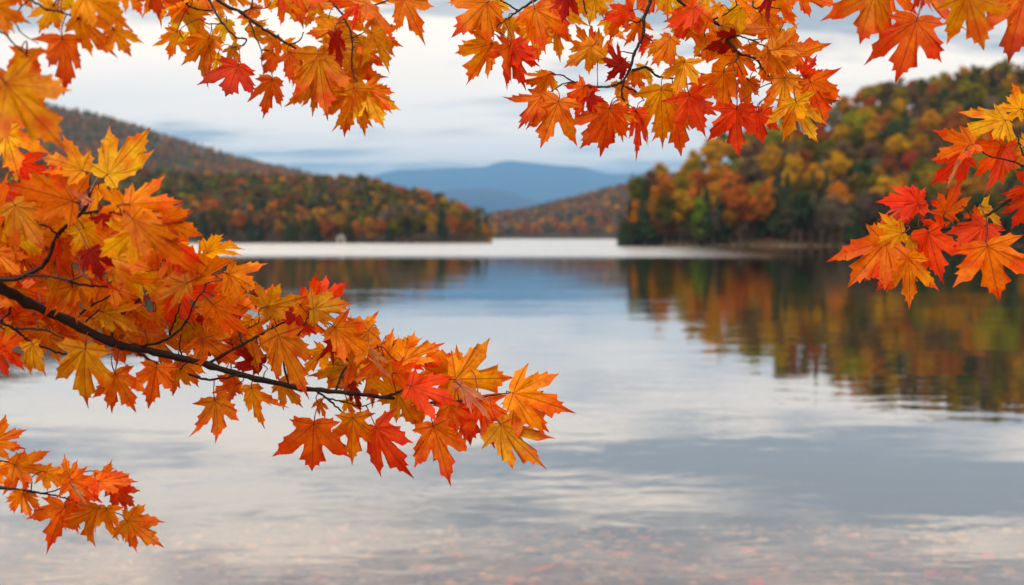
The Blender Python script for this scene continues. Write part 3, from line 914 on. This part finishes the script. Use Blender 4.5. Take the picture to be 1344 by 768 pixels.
for l in [
    (112, 458, 104, 542, 'A', -.06), (152, 492, 178, 543, 'O', -.05), (150, 497, 143, 540, 'A', -.03), (205, 483, 194, 538, 'Q', -.03), (232, 482, 227, 525, 'O', 0), (154, 457, 166, 480, 'Q', .03), (128, 444, 141, 466, 'R', .02),
    (43, 452, 58, 496, 'Y', -.03), (0, 458, 33, 482, 'Q', 0), (-4, 462, 14, 498, 'R', .02), (64, 442, 81, 478, 'O', .05), (5, 432, 33, 452, 'Y', .05),
    (282, 526, 296, 584, 'A', -.03), (330, 510, 348, 563, 'O', -.02), (303, 492, 299, 530, 'Q', 0), (369, 502, 399, 537, 'O', 0), (240, 476, 260, 511, 'O', .02), (310, 505, 276, 517, 'Q', .04),
    (412, 557, 409, 631, 'Q', -.03), (463, 549, 459, 610, 'O', 0), (494, 562, 529, 628, 'R', -.04), (569, 560, 592, 637, 'Q', -.05), (522, 515, 550, 566, 'Y', .02), (456, 526, 466, 550, 'Y', .02), (417, 528, 433, 548, 'A', .03),
    (657, 557, 716, 618, 'A', -.06), (674, 516, 749, 537, 'O', -.04), (598, 498, 680, 498, 'O', 0), (610, 528, 621, 593, 'R', .02), (632, 526, 644, 588, 'Q', .04), (568, 488, 596, 456, 'R', .01), (676, 520, 722, 570, 'A', .0),
    (450, 456, 500, 412, 'O', 0), (508, 472, 514, 427, 'O', .02), (530, 474, 586, 446, 'O', 0), (524, 470, 546, 436, 'O', .03),
    (351, 402, 400, 391, 'G', -.05), (409, 400, 416, 355, 'Q', .0), (418, 397, 459, 370, 'R', .02), (412, 405, 464, 399, 'G', -.04), (381, 410, 418, 441, 'D', -.02),
    (365, 440, 404, 525, 'A', -.08), (484, 434, 432, 506, 'A', -.08), (272, 332, 324, 310, 'Y', -.02), (258, 368, 312, 338, 'A', -.03), (220, 313, 263, 346, 'R', -.05),
    (215, 288, 267, 310, 'O', -.01), (170, 268, 240, 264, 'O', -.04), (196, 292, 262, 287, 'Q', -.01), (141, 229, 201, 172, 'Y', -.03), (108, 224, 44, 193, 'Y', -.02),
    (8, 176, 28, 234, 'Y', -.04), (25, 214, 70, 231, 'R', .0), (95, 264, 12, 238, 'O', -.03), (164, 268, 122, 251, 'O', .02), (351, 403, 335, 369, 'G', -.02),
    (245, 372, 196, 398, 'A', -.06), (110, 300, 130, 355, 'Y', -.0), (100, 280, 60, 330, 'Y', .02), (70, 250, 30, 300, 'O', -.02), (20, 270, 60, 330, 'A', -.02),
    (118, 330, 136, 368, 'D', -.05), (165, 400, 215, 430, 'Y', .02), (280, 400, 330, 446, 'Q', -.02), (240, 430, 280, 470, 'O', .0), (150, 410, 100, 380, 'Q', .04),
    (180, 300, 130, 340, 'Y', .0), (300, 360, 350, 380, 'O', .0), (120, 320, 160, 300, 'Y', .03), (90, 400, 30, 380, 'O', .02), (75, 395, 115, 425, 'R', .04),
    (330, 420, 300, 460, 'O', .02), (345, 450, 390, 430, 'O', .03), (500, 470, 470, 500, 'Q', .0), (560, 470, 585, 500, 'Q', .0), (440, 430, 490, 470, 'O', .0),
    (200, 380, 245, 355, 'A', -.02), (30, 400, 50, 440, 'O', .03), (190, 430, 150, 470, 'Q', .04), (-5, 330, 30, 370, 'O', .0), (-5, 280, 40, 260, 'Q', .0), (0, 250, 30, 285, 'R', .03),
    (395, 400, 440, 425, 'O', .01), (425, 460, 395, 490, 'O', .02), (520, 490, 560, 500, 'Q', .01), (200, 300, 240, 330, 'A', .0), (60, 430, 30, 460, 'O', .05), (560, 530, 520, 548, 'O', .03), (590, 530, 600, 575, 'Q', .04),
]:
    A.leaf(*l)
A.leaf(175, 288, 246, 360, 'A', -.07, w=.5, roll=.3)
A.leaf(185, 294, 236, 313, 'D', -.04, w=.4)
A.leaf(604, 506, 657, 556, 'P', -.09, w=.34, roll=.5)
A.leaf(540, 507, 606, 530, 'R', -.06, w=.8)
A.leaf(480, 455, 512, 508, 'P', -.07, w=.35, roll=.5)
A.leaf(114, 262, 80, 239, 'P', -.03, w=.4)
A.leaf(462, 505, 474, 545, 'D', .0, w=.5)
A.leaf(78, 318, 74, 358, 'R', -.02, w=.35)
polyA = [(-20, 235), (60, 240), (110, 262), (165, 285), (215, 305), (262, 345), (310, 375), (355, 400), (415, 415), (455, 440), (520, 460), (570, 480), (610, 505), (600, 525), (520, 520), (430, 505), (340, 492), (270, 478), (190, 462), (100, 445), (40, 440), (-20, 440)]
fill(A, polyA, 124, (30, 66), 'OOOOOOAAAAYYYYQQRGD', 3)
A.wood([(-1150, -60), (-800, 90), (-480, 215), (-300, 272), (-180, 310)], 15, 8.1, 1.2, 1.45, 'branch')
A.wood([(-300, 276), (-180, 318), (-60, 352)], 6, 3.6, 1.44, 1.46)
A.wood([(-480, 218), (-250, 350), (-120, 385), (-40, 404)], 5, 2.0, 1.42, 1.5)
A.build(101)

# ---------------- near branch, top left corner
T0 = Bough('maple_branch', 'short maple branch in the upper left corner with the largest, nearest amber and orange leaves', at(20, -60, 1.25))
T0.wood([(15, -60), (25, -25), (40, -2), (63, 13), (80, 15), (103, 25)], 2.2, .9, 1.25, 1.3, 'branch')
T0.wood([(-60, -20), (-30, 20), (5, 44), (30, 68), (38, 74)], 1.6, .8, 1.22, 1.22)
T0.wood([(-60, 60), (-20, 80), (-2, 92), (12, 100)], 1.4, .8, 1.2, 1.2)
T0.wood([(40, -2), (20, 20), (26, 40), (50, 58)], 1.0, .6)
T0.wood([(15, -60), (90, -45), (150, -30), (200, -28)], 2.0, 1.0)
for l in [(8, 110, 84, 196, 'A', -.06, 1.02, .1, .1), (82, 52, 98, 121, 'Q', .0, 1.1), (104, 24, 152, 74, 'O', .0), (112, -4, 169, 34, 'O', .03), (-8, 8, 38, 31, 'O', .02), (-6, 10, 9, 54, 'A', .03), (70, 8, 50, 45, 'Y', .04), (74, 8, 62, 38, 'Y', .05),
          (168, -16, 186, 20, 'O', .06), (200, -24, 207, 28, 'Q', .06), (150, 40, 173, 78, 'O', .03), (140, -10, 135, 40, 'A', .05), (14, 108, -30, 130, 'Q', .0), (92, 8, 80, -20, 'Y', .05), (180, -22, 235, -2, 'Q', .08),
          (35, 70, 30, 128, 'A', .04), (25, -10, 45, 14, 'O', .06), (10, 100, 38, 190, 'A', -.02)]:
    T0.leaf(*l)
T0.wood([(-500, -700), (-260, -420), (-80, -190), (15, -60)], 8, 2.3, 1.1, 1.25, 'branch')
T0.wood([(-260, -420), (-140, -130), (-60, -20)], 4, 1.6, 1.15, 1.22)
T0.wood([(-260, -420), (-130, -60), (-60, 60)], 4, 1.4, 1.15, 1.2)
T0.build(102)

# ---------------- top left cluster
T = Bough('maple_branch', 'maple branch hanging from the top left with small golden orange leaves, one bright red', at(290, -60, 2.2))
T.wood([(250, -45), (286, 0), (316, 16), (338, 33), (361, 47), (384, 61), (406, 69), (420, 66)], 2.4, 1.0, 2.15, 2.2, 'branch')
T.wood([(262, -30), (275, 0), (282, 14), (293, 31), (310, 49), (323, 51), (319, 59), (307, 62)], 1.8, .9)
T.wood([(225, -40), (241, 0), (256, 11), (279, 14)], 1.6, .9, 2.2, 2.2)
T.wood([(327, 27), (334, 45), (343, 68), (344, 85)], 1.1, .6)
T.wood([(319, 16), (330, 8), (331, -30)], 1.3, 1.0)
T.wood([(330, 9), (350, 11)], 1.0, .7)
T.wood([(344, 66), (367, 66)], 1.0, .7)
T.wood([(378, 58), (392, 54), (399, 42)], 1.0, .7)
T.wood([(293, 31), (272, 31), (262, 24)], .9, .6)
T.wood([(420, -40), (430, -5), (450, 20), (462, 50), (462, 90), (470, 112)], 1.8, .8, 2.2, 2.15)
T.wood([(450, 20), (480, 10), (520, -5), (545, -30)], 1.0, 1.4)
T.wood([(420, 66), (440, 80), (452, 104)], 1.0, .7)
T.wood([(462, 50), (480, 42), (492, 40)], .9, .6)
for l in [(232, 42, 221, 80, 'O', 0), (240, 10, 261, 52, 'Y', .02), (244, 12, 274, 44, 'Y', .04), (274, 51, 252, 106, 'A', -.03), (274, 52, 238, 85, 'A', 0), (286, 72, 279, 101, 'Y', .04), (312, 86, 292, 139, 'R', -.04, 1.15), (297, 28, 290, 64, 'Y', .04), (305, 62, 318, 86, 'G', .02), (336, 8, 314, 36, 'O', .03),
          (357, 105, 346, 157, 'Q', -.02), (412, 105, 384, 142, 'Y', -.0), (408, 116, 417, 151, 'A', .02), (360, 72, 342, 100, 'Q', .0), (392, 86, 383, 115, 'O', .02), (396, 84, 400, 112, 'O', .03), (418, 70, 428, 165, 'A', -.06, .8), (458, 122, 451, 184, 'O', 0), (464, 116, 478, 181, 'A', -.02), (480, 118, 504, 171, 'Y', .0), (482, 116, 522, 150, 'O', .02),
          (459, 94, 509, 106, 'A', 0), (488, 44, 513, 96, 'Y', -.02), (490, 46, 530, 60, 'O', .0), (481, 4, 523, 49, 'A', -.04), (531, 0, 554, 48, 'O', -.0), (536, 0, 562, 12, 'O', .03), (471, 6, 461, 42, 'R', -.02, .5), (474, 2, 436, 4, 'Q', .0), (385, -14, 398, 29, 'Q', 0), (370, -2, 396, 41, 'Y', .03), (440, 38, 400, 46, 'O', 0),
          (440, 46, 449, 93, 'D', -.05, .5), (446, 30, 476, 68, 'O', .02), (445, 84, 470, 82, 'O', .03), (334, 28, 354, 39, 'Y', .03), (362, 50, 345, 78, 'O', .03), (430, 60, 470, 60, 'Q', .03), (420, 100, 436, 140, 'O', .03), (300, -12, 335, 10, 'O', .03), (345, -15, 355, 20, 'O', .03), (412, -10, 440, 26, 'O', .03), (380, 70, 410, 100, 'Q', .02), (240, 50, 262, 70, 'Y', .05),
          (225, -20, 242, 22, 'O', .02), (200, -10, 216, 30, 'O', .04), (470, -10, 500, 30, 'O', .05), (445, 60, 430, 110, 'A', .0)]:
    T.leaf(*l)
fill(T, [(215, -15), (300, 0), (330, 30), (400, 10), (470, -5), (500, 20), (500, 80), (480, 140), (440, 130), (410, 95), (350, 70), (300, 50), (225, 20)], 22, (30, 48), 'OOOYYYAA', 9, (.03, .12))
T.wood([(-60, -620), (80, -380), (180, -180), (250, -45)], 7, 2.4, 2.0, 2.15, 'branch')
T.wood([(180, -180), (320, -110), (420, -40)], 4, 1.8, 2.1, 2.2)
T.wood([(180, -180), (205, -90), (225, -40)], 3, 1.6, 2.1, 2.2)
T.wood([(205, -120), (240, -70), (262, -30)], 2.6, 1.8, 2.1, 2.15)
T.build(103)

# ---------------- top centre cluster
K = Bough('maple_branch', 'wide forked maple branch hanging from the top centre, orange and scarlet leaves', at(870, -70, 1.9))
K.wood([(842, -70), (892, 0), (915, 16), (940, 30), (955, 52), (969, 69), (989, 76), (1003, 92), (1012, 106), (1018, 119)], 2.8, .9, 1.9, 1.88, 'branch')
K.wood([(866, -40), (854, 0), (845, 26), (844, 44), (832, 72), (826, 92), (819, 106), (816, 123), (821, 136)], 2.6, 1.1)
K.wood([(819, 106), (803, 113), (780, 114), (758, 110), (740, 100), (723, 97)], 1.8, .7)
K.wood([(752, 108), (735, 112), (715, 126)], 1.0, .6)
K.wood([(844, 44), (855, 53), (869, 52)], 1.5, .9)
K.wood([(845, 25), (835, 29), (825, 26)], 1.3, .8)
K.wood([(830, 92), (849, 89), (863, 100), (882, 103)], 1.9, 1.1)
K.wood([(820, 114), (834, 120), (845, 131)], 1.3, .8)
K.wood([(832, 70), (815, 68)], 1.0, .6)
K.wood([(935, 26), (952, 19), (968, 6)], 1.3, .8)
K.wood([(955, 48), (969, 47), (986, 53), (1009, 63)], 1.3, .7)
K.wood([(986, 53), (1016, 50)], .8, .5)
K.wood([(966, 66), (968, 78), (962, 82)], 1.0, .7)
K.wood([(985, 75), (1000, 76)], 1.0, .7)
K.wood([(900, 100), (902, 92), (925, 97), (935, 98)], .9, .6, 1.9, 1.9)
K.wood([(882, 103), (895, 101), (903, 93)], 1.0, .8)
K.wood([(760, -45), (702, 0), (680, 14), (669, 23)], 2.0, 1.2, 1.95, 1.9)
K.wood([(842, -70), (760, -45)], 2.8, 2.0, 1.9, 1.95)
K.wood([(680, 14), (663, 4), (640, -8)], 1.3, .8)
K.wood([(669, 23), (655, 32), (647, 44)], .9, .5)
K.wood([(760, -45), (765, -10), (770, 20), (783, 55)], 1.2, .6)
K.wood([(960, -50), (985, -10), (990, 10), (1005, 8), (1025, 12)], 1.4, .8, 1.9, 1.85)
K.wood([(842, -70), (960, -50), (1050, -30)], 2.4, 1.2, 1.9, 1.9)
K.wood([(1009, 63), (1030, 85), (1045, 105)], .9, .6)
for l in [(639, 4, 594, 48, 'A', -.02, 1.1), (638, 6, 624, 57, 'A', .01), (645, 58, 613, 111, 'O', -.01), (669, 61, 650, 109, 'Q', -.03), (671, 62, 705, 89, 'R', -.02), (672, 62, 684, 117, 'R', .0), (668, 26, 672, 60, 'Y', .04), (702, 12, 718, 75, 'A', -.05), (702, 34, 707, 84, 'Y', .02), (728, 38, 736, 76, 'O', .02), (720, 97, 682, 113, 'O', .0), (718, 98, 713, 128, 'Y', .02),
          (713, 124, 676, 168, 'Q', .0), (733, 134, 706, 198, 'O', -.04), (777, 61, 738, 92, 'O', -.03), (777, 62, 753, 36, 'O', -.01), (781, -2, 773, 35, 'Y', .0), (785, 0, 801, 19, 'Y', .02), (745, -6, 738, 32, 'D', -.02), (828, 14, 788, 28, 'R', -.0), (815, 86, 796, 54, 'D', .0), (839, 28, 820, 61, 'Q', .02), (852, 50, 840, 80, 'R', .0, .5),
          (912, 10, 870, 44, 'R', -.02), (914, 12, 882, 60, 'Q', .0), (880, 50, 855, 90, 'O', .0), (898, 82, 863, 98, 'Y', -.01), (898, 82, 886, 128, 'Y', -.02), (820, 84, 793, 110, 'D', .01), (830, 96, 849, 121, 'Q', .02), (768, 114, 758, 160, 'R', -.01), (766, 114, 737, 136, 'Q', .0), (775, 128, 791, 154, 'D', -.04, .8), (800, 143, 790, 207, 'Q', -.03, 1.15), (802, 144, 823, 182, 'O', .01), (798, 144, 762, 200, 'Q', .02),
          (814, 110, 832, 152, 'O', .02), (868, 118, 869, 200, 'A', -.04), (886, 138, 896, 207, 'O', -.0), (905, 126, 923, 182, 'R', -.02), (905, 126, 941, 153, 'Q', .0), (950, 95, 947, 156, 'O', .02), (967, 143, 962, 207, 'R', -.02), (966, 144, 938, 184, 'R', .0), (995, 148, 1002, 192, 'R', .0), (996, 149, 1026, 174, 'Q', .02), (984, 106, 980, 146, 'A', .02), (984, 106, 1003, 118, 'A', .03),
          (1030, 103, 1030, 157, 'O', .0), (1045, 134, 1066, 192, 'Y', -.03), (1043, 134, 1028, 182, 'Y', -.01), (1070, 126, 1103, 132, 'A', .02), (1070, 126, 1102, 113, 'A', .03), (1064, 108, 1085, 167, 'Q', .01), (1054, 96, 1080, 74, 'R', .02), (1058, 100, 1090, 108, 'R', .02), (1015, 66, 1065, 58, 'A', -.03), (1012, 66, 1036, 106, 'A', -.01), (948, 34, 1006, 48, 'A', .0), (1008, -2, 1004, 36, 'D', -.04, .6),
          (1020, -6, 1040, 42, 'O', .0), (1050, -12, 1092, 12, 'Q', .0), (962, 50, 920, 66, 'D', .0), (962, 68, 910, 72, 'O', .03), (925, 48, 930, 87, 'Y', .03), (970, 74, 976, 112, 'Q', .01), (946, 8, 930, 24, 'Y', .03), (964, -6, 986, 26, 'O', .0), (876, -12, 878, 28, 'Y', .03), (1008, 82, 1005, 110, 'O', .03), (836, 147, 840, 207, 'R', -.03, .48), (837, 148, 866, 184, 'Q', -.0, .5),
          (720, 0, 745, 50, 'Q', .02), (860, -10, 845, 30, 'Q', .04), (985, 60, 1000, 90, 'O', .03), (1000, 20, 1030, 60, 'O', .03), (940, 100, 915, 140, 'O', .02), (760, 0, 790, 20, 'A', .04), (650, -5, 660, 30, 'Y', .04), (600, -22, 592, 8, 'O', .0), (860, 60, 885, 85, 'Y', .03), (1040, 60, 1060, 100, 'Q', .03), (905, 40, 940, 60, 'O', .03), (815, 15, 800, 50, 'Q', .03)]:
    K.leaf(*l)
fill(K, [(625, -12), (1050, -12), (1060, 60), (1050, 110), (990, 100), (930, 90), (880, 90), (820, 110), (790, 60), (750, 40), (640, 30)], 20, (34, 54), 'OOOYYAQ', 14, (.04, .14))
K.wood([(560, -820), (700, -480), (790, -230), (842, -70)], 10, 3.2, 1.75, 1.9, 'branch')
K.build(104)

# ---------------- top right leaves
U = Bough('maple_branch', 'maple twigs at the top right corner with five big leaves against pale sky', at(1240, -80, 1.5))
U.wood([(1230, -90), (1222, -50), (1216, -25)], 2.2, 1.2, 1.5, 1.5, 'branch')
U.wood([(1230, -90), (1170, -60), (1150, -30)], 1.8, 1.0)
U.wood([(1230, -90), (1280, -60), (1275, -28)], 1.8, 1.0)
U.wood([(1280, -60), (1340, -50), (1352, -20)], 1.6, .9)
for l in [(1148, -8, 1124, 66, 'A', -.02, 1.05), (1168, -16, 1163, 30, 'Q', .02), (1203, 28, 1177, 110, 'Q', -.03, 1.08, .1, .1), (1216, -24, 1241, 59, 'Q', .02), (1214, -22, 1190, 18, 'R', .04), (1270, -6, 1296, 68, 'A', -.02, 1.15, .1, .1), (1344, -4, 1321, 83, 'Q', -.01), (1300, -40, 1290, -5, 'O', .04), (1346, -10, 1372, 60, 'O', .0)]:
    U.leaf(*l)
U.wood([(1500, -800), (1390, -480), (1290, -230), (1230, -90)], 8, 2.4, 1.35, 1.5, 'branch')
U.build(105)

# ---------------- right branch
Rb = Bough('maple_branch', 'thin maple branch reaching in from the right edge with scarlet and yellow leaves', at(1480, 150, 1.7))
Rb.wood([(1480, 150), (1400, 200), (1344, 245), (1318, 268), (1295, 282), (1275, 288), (1240, 301), (1205, 299), (1186, 297)], 3.0, .9, 1.7, 1.72, 'branch')
Rb.wood([(1400, 200), (1370, 226), (1344, 219), (1326, 211), (1300, 205), (1284, 196)], 1.8, .8)
Rb.wood([(1370, 226), (1345, 205), (1338, 188), (1334, 174), (1326, 163)], 1.4, .9)
Rb.wood([(1295, 282), (1296, 300), (1294, 318)], 1.0, .7)
Rb.wood([(1240, 301), (1222, 306), (1196, 312), (1188, 320)], 1.0, .6)
Rb.wood([(1275, 288), (1272, 279), (1262, 270)], .9, .6)
Rb.wood([(1284, 196), (1275, 190)], .7, .5)
for l in [(1342, 142, 1362, 96, 'Y', -.01), (1340, 143, 1308, 140, 'Y', .01), (1319, 158, 1264, 171, 'Y', -.02), (1317, 160, 1297, 190, 'Y', .0), (1276, 190, 1221, 208, 'Q', .0), (1264, 206, 1225, 244, 'R', .0), (1318, 194, 1298, 263, 'R', -.01), (1316, 195, 1280, 235, 'Q', .01), (1240, 279, 1262, 238, 'Q', .0), (1242, 279, 1220, 260, 'R', .01),
          (1207, 265, 1151, 262, 'R', .0), (1206, 266, 1130, 295, 'R', .02), (1205, 266, 1196, 239, 'R', .01), (1163, 318, 1111, 380, 'Q', -.02, .95), (1184, 306, 1140, 322, 'Y', -.03), (1236, 298, 1206, 286, 'R', .02), (1219, 306, 1236, 372, 'R', -.04, .9), (1192, 338, 1196, 407, 'O', -.03, .9), (1188, 338, 1152, 391, 'Q', -.01), (1196, 312, 1205, 345, 'Y', .0), (1165, 334, 1139, 376, 'R', .01), (1296, 323, 1312, 399, 'Q', -.04, 1.12, .05, .05),
          (1292, 297, 1248, 326, 'R', .0), (1293, 298, 1290, 345, 'R', .01), (1290, 272, 1320, 298, 'Y', .02), (1352, 258, 1331, 303, 'R', -.02), (1356, 244, 1317, 257, 'R', .0), (1284, 289, 1260, 276, 'Q', .02), (1352, 190, 1326, 182, 'Y', .02), (1350, 195, 1330, 225, 'O', .02), (1225, 312, 1200, 345, 'Q', .02), (1180, 300, 1140, 300, 'Y', .0)]:
    Rb.leaf(*l)
Rb.leaf(1264, 203, 1239, 249, 'P', -.04, w=.28, roll=.6)
Rb.wood([(2500, -420), (2100, -160), (1750, 40), (1480, 150)], 11, 3.1, 1.45, 1.7, 'branch')
Rb.build(106)

# ---------------- bottom left branch
Bl = Bough('maple_branch', 'small maple branch low at the left edge with plain orange leaves above the water', at(-120, 610, 2.1))
Bl.wood([(-120, 610), (-60, 632), (0, 640), (39, 645), (60, 648), (84, 653)], 2.6, 1.0, 2.1, 2.15, 'branch')
Bl.wood([(-60, 632), (-30, 612), (0, 605), (30, 612)], 1.4, .8)
Bl.wood([(58, 648), (75, 643), (95, 632), (110, 620), (135, 618)], 1.0, .7)
Bl.wood([(41, 645), (42, 626)], .9, .6)
Bl.wood([(84, 653), (110, 662), (135, 668), (160, 676)], 1.0, .6)
Bl.wood([(-30, 612), (-15, 590), (-5, 580)], 1.0, .7)
for l in [(-8, 580, 38, 562, 'O', 0), (-6, 578, 12, 545, 'O', .01), (-8, 582, 32, 588, 'O', .02), (20, 610, 77, 622, 'O', .0), (28, 612, 57, 595, 'O', .02), (30, 610, 2, 652, 'Q', .0), (29, 646, 40, 682, 'O', -.01), (28, 647, 57, 667, 'O', .01), (30, 648, 12, 673, 'O', .0), (92, 628, 80, 599, 'O', .01), (94, 630, 100, 655, 'O', .03), (130, 632, 185, 634, 'Q', -.01), (130, 630, 149, 606, 'O', .01),
          (95, 630, 135, 662, 'Q', -.02), (84, 666, 61, 718, 'Q', -.01), (86, 666, 106, 695, 'Q', .0), (130, 668, 108, 725, 'A', -.02), (140, 668, 141, 716, 'O', -.0), (167, 684, 212, 716, 'A', -.02), (168, 684, 216, 684, 'O', .0), (146, 648, 172, 668, 'R', .01), (110, 625, 150, 640, 'O', .02), (150, 640, 180, 668, 'Q', .02), (60, 620, 90, 640, 'O', .03), (-5, 615, 30, 628, 'O', .02), (108, 640, 96, 680, 'Q', .02)]:
    Bl.leaf(*l)
Bl.leaf(96, 640, 118, 668, 'P', -.04, w=.35, roll=.5)
Bl.wood([(-1000, 300), (-650, 450), (-350, 555), (-120, 610)], 9, 2.7, 1.9, 2.1, 'branch')
Bl.build(107)

# ---------------- fallen leaves lying on the lake bed
FL = [((1068, 736), 'R', 'red'), ((1144, 715), 'Q', 'orange red'), ((1304, 727), 'R', 'dull red'), ((977, 722), 'O', 'orange'), ((871, 724), 'A', 'tan'), ((721, 744), 'O', 'orange'), ((940, 757), 'Q', 'rusty'), ((679, 760), 'O', 'pale orange'), ((990, 762), 'R', 'dark red'), ((817, 716), 'A', 'amber'), ((1215, 752), 'A', 'brownish'), ((560, 748), 'Q', 'faded')]
rs2 = random.Random(4)
for k, ((px, py), col, cn) in enumerate(FL):
    dr = (at(px, py, 1) - CAM)
    t = 5.0
    for _ in range(60):
        p = CAM + dr * t
        gz = float(Hgt(p.x, p.y)) + .06
        if p.z <= gz: break
        t += .06
    V, Fc, cols, vd, rad = leaf_geo(rs2.uniform(.13, .17), 1.05, col, rs2, .5, .05)
    me = mesh_np('fallen_leaf', np.array(V), Fc, [LEAF]); attr_c(me, 'lc', np.array(cols)); attr_f(me, 'vd', vd); attr_f(me, 'rad', rad)
    o = obj('fallen_leaf', me); o.location = (p.x, p.y, gz); o.rotation_euler = (rs2.uniform(-.1, .1), rs2.uniform(-.1, .1), rs2.uniform(0, 6.28))
    order = sorted(range(len(FL)), key=lambda i: FL[i][0][0]).index(k) + 1
    tag(o, f'{cn} fallen maple leaf under the shallow water, {ORD(order)} from the left', 'leaf', 'fallen leaves on the lake bed')

# ------------------------------------------------------------------ haze
m, nt, out = new_mat('haze_air')
pv = N(nt, 'ShaderNodeVolumePrincipled', {'Color': (0.27, 0.60, 1.0, 1), 'Density': 8e-5, 'Anisotropy': 0.1})
nt.links.new(pv.outputs[0], out.inputs['Volume'])
V, Fc = [], []; box(V, Fc, -29500, 29500, -120, 25000, -10.5, 1300)
hz = obj('haze', mesh_np('haze', V, Fc, [m], False)); tag(hz, 'thin bluish air over the lake and hills', 'haze', None, 'stuff')

# ------------------------------------------------------------------ sky
SUN_EL, SUN_AZ = 48.0, 215.0       # azimuth clockwise from +Y (north), behind and left of the camera
w = bpy.data.worlds.new('World'); bpy.context.scene.world = w; w.use_nodes = True
nt = w.node_tree; nt.nodes.clear()
wo = nt.nodes.new('ShaderNodeOutputWorld')
sky = N(nt, 'ShaderNodeTexSky'); sky.sky_type = 'NISHITA'; sky.sun_disc = False
sky.sun_elevation = R(SUN_EL); sky.sun_rotation = R(SUN_AZ)
tc = N(nt, 'ShaderNodeTexCoord').outputs['Generated']
s = N(nt, 'ShaderNodeSeparateXYZ', {0: tc})
zc = M(nt, 'ADD', M(nt, 'MAXIMUM', s.outputs[2], 0.0), 0.13)
v = N(nt, 'ShaderNodeCombineXYZ', {0: M(nt, 'DIVIDE', s.outputs[0], zc), 1: M(nt, 'DIVIDE', s.outputs[1], zc), 2: 0.0}).outputs[0]
c1 = noise(nt, mapping(nt, v, (.30, 1.0, 1), (3.4, .65, 0), (0, 0, R(-4))), 1.05, 5, .55, .25)
c2 = noise(nt, mapping(nt, v, (.5, 1.3, 1), (1.3, 4.2, 2)), 2.4, 5, .6, .2)
cl = M(nt, 'ADD', M(nt, 'MULTIPLY', M(nt, 'SUBTRACT', c1, .5), 1.0), M(nt, 'ADD', M(nt, 'MULTIPLY', M(nt, 'SUBTRACT', c2, .5), .85), .5))
# a bright low layer above a grey-blue horizon, and a heavier bank higher up to the right
az_ = M(nt, 'DIVIDE', s.outputs[0], M(nt, 'ADD', M(nt, 'ABSOLUTE', s.outputs[1]), .05))
z_ = s.outputs[2]
bank = M(nt, 'MULTIPLY', rng_map(nt, M(nt, 'ADD', z_, M(nt, 'MULTIPLY', az_, .12)), .19, .25, 0, 1, True), rng_map(nt, z_, .46, .7, 1, 0, True))
bank = M(nt, 'MULTIPLY', bank, rng_map(nt, az_, -.5, -.02, .3, 1, True))
layer = M(nt, 'MULTIPLY', rng_map(nt, z_, .07, .115, 0, 1, True), rng_map(nt, z_, .17, .22, 1, 0, True))
low = rng_map(nt, z_, .05, .10, 1, 0, True)
cl = M(nt, 'ADD', cl, M(nt, 'ADD', M(nt, 'MULTIPLY', layer, .05), M(nt, 'ADD', M(nt, 'MULTIPLY', bank, -.11), M(nt, 'MULTIPLY', low, -.045))))
f = rng_map(nt, cl, .35, .57, 0, 1, True)
cloud = mixc(nt, f, (3.7, 3.55, 3.4), (11.2, 9.1, 7.0))
grad = M(nt, 'ADD', rng_map(nt, s.outputs[2], 0.03, .12, .86, 1.04, True), rng_map(nt, s.outputs[2], 0.35, .9, 0, .6))
cloud = mixc(nt, 1.0, cloud, N(nt, 'ShaderNodeCombineColor', {0: grad, 1: grad, 2: grad}).outputs[0], 'MULTIPLY')
c3 = noise(nt, mapping(nt, v, (.22, .7, 1), (7, 1, 5)), .9, 4, .5)
blue = rng_map(nt, c3, .45, .72, .03, .25, True)
col = mixc(nt, blue, cloud, sky.outputs[0])
bg = N(nt, 'ShaderNodeBackground', {'Color': col, 'Strength': 0.1})
nt.links.new(bg.outputs[0], wo.inputs[0])

sun = bpy.data.lights.new('sun', 'SUN'); sun.energy = 1.3; sun.angle = R(14); sun.color = (1.0, .96, .90)
so = bpy.data.objects.new('sun', sun); C.objects.link(so)
az, el = R(SUN_AZ), R(SUN_EL)
d = Vector((math.sin(az) * math.cos(el), math.cos(az) * math.cos(el), math.sin(el)))
so.rotation_euler = d.to_track_quat('Z', 'Y').to_euler()
so.location = (0, 0, 50)

# ------------------------------------------------------------------ camera
cd = bpy.data.cameras.new('camera'); co = bpy.data.objects.new('camera', cd); C.objects.link(co)
co.location = CAM; co.rotation_euler = (R(90) - PITCH, 0, 0)
cd.lens = 35; cd.sensor_width = 36; cd.clip_start = .05; cd.clip_end = 40000
cd.dof.use_dof = True; cd.dof.focus_distance = 1.82; cd.dof.aperture_fstop = 3.3
sc = bpy.context.scene
sc.camera = co
sc.render.engine = 'CYCLES'
sc.view_settings.view_transform = 'Standard'; sc.view_settings.look = 'None'
sc.view_settings.exposure = 0.55; sc.view_settings.gamma = 1.0; sc.view_settings.use_curve_mapping = False
cy = sc.cycles
cy.max_bounces = 8; cy.diffuse_bounces = 4; cy.glossy_bounces = 3; cy.transmission_bounces = 4; cy.transparent_max_bounces = 8; cy.volume_bounces = 1
cy.use_denoising = True; cy.sample_clamp_indirect = 6
cy.caustics_reflective = False; cy.caustics_refractive = False
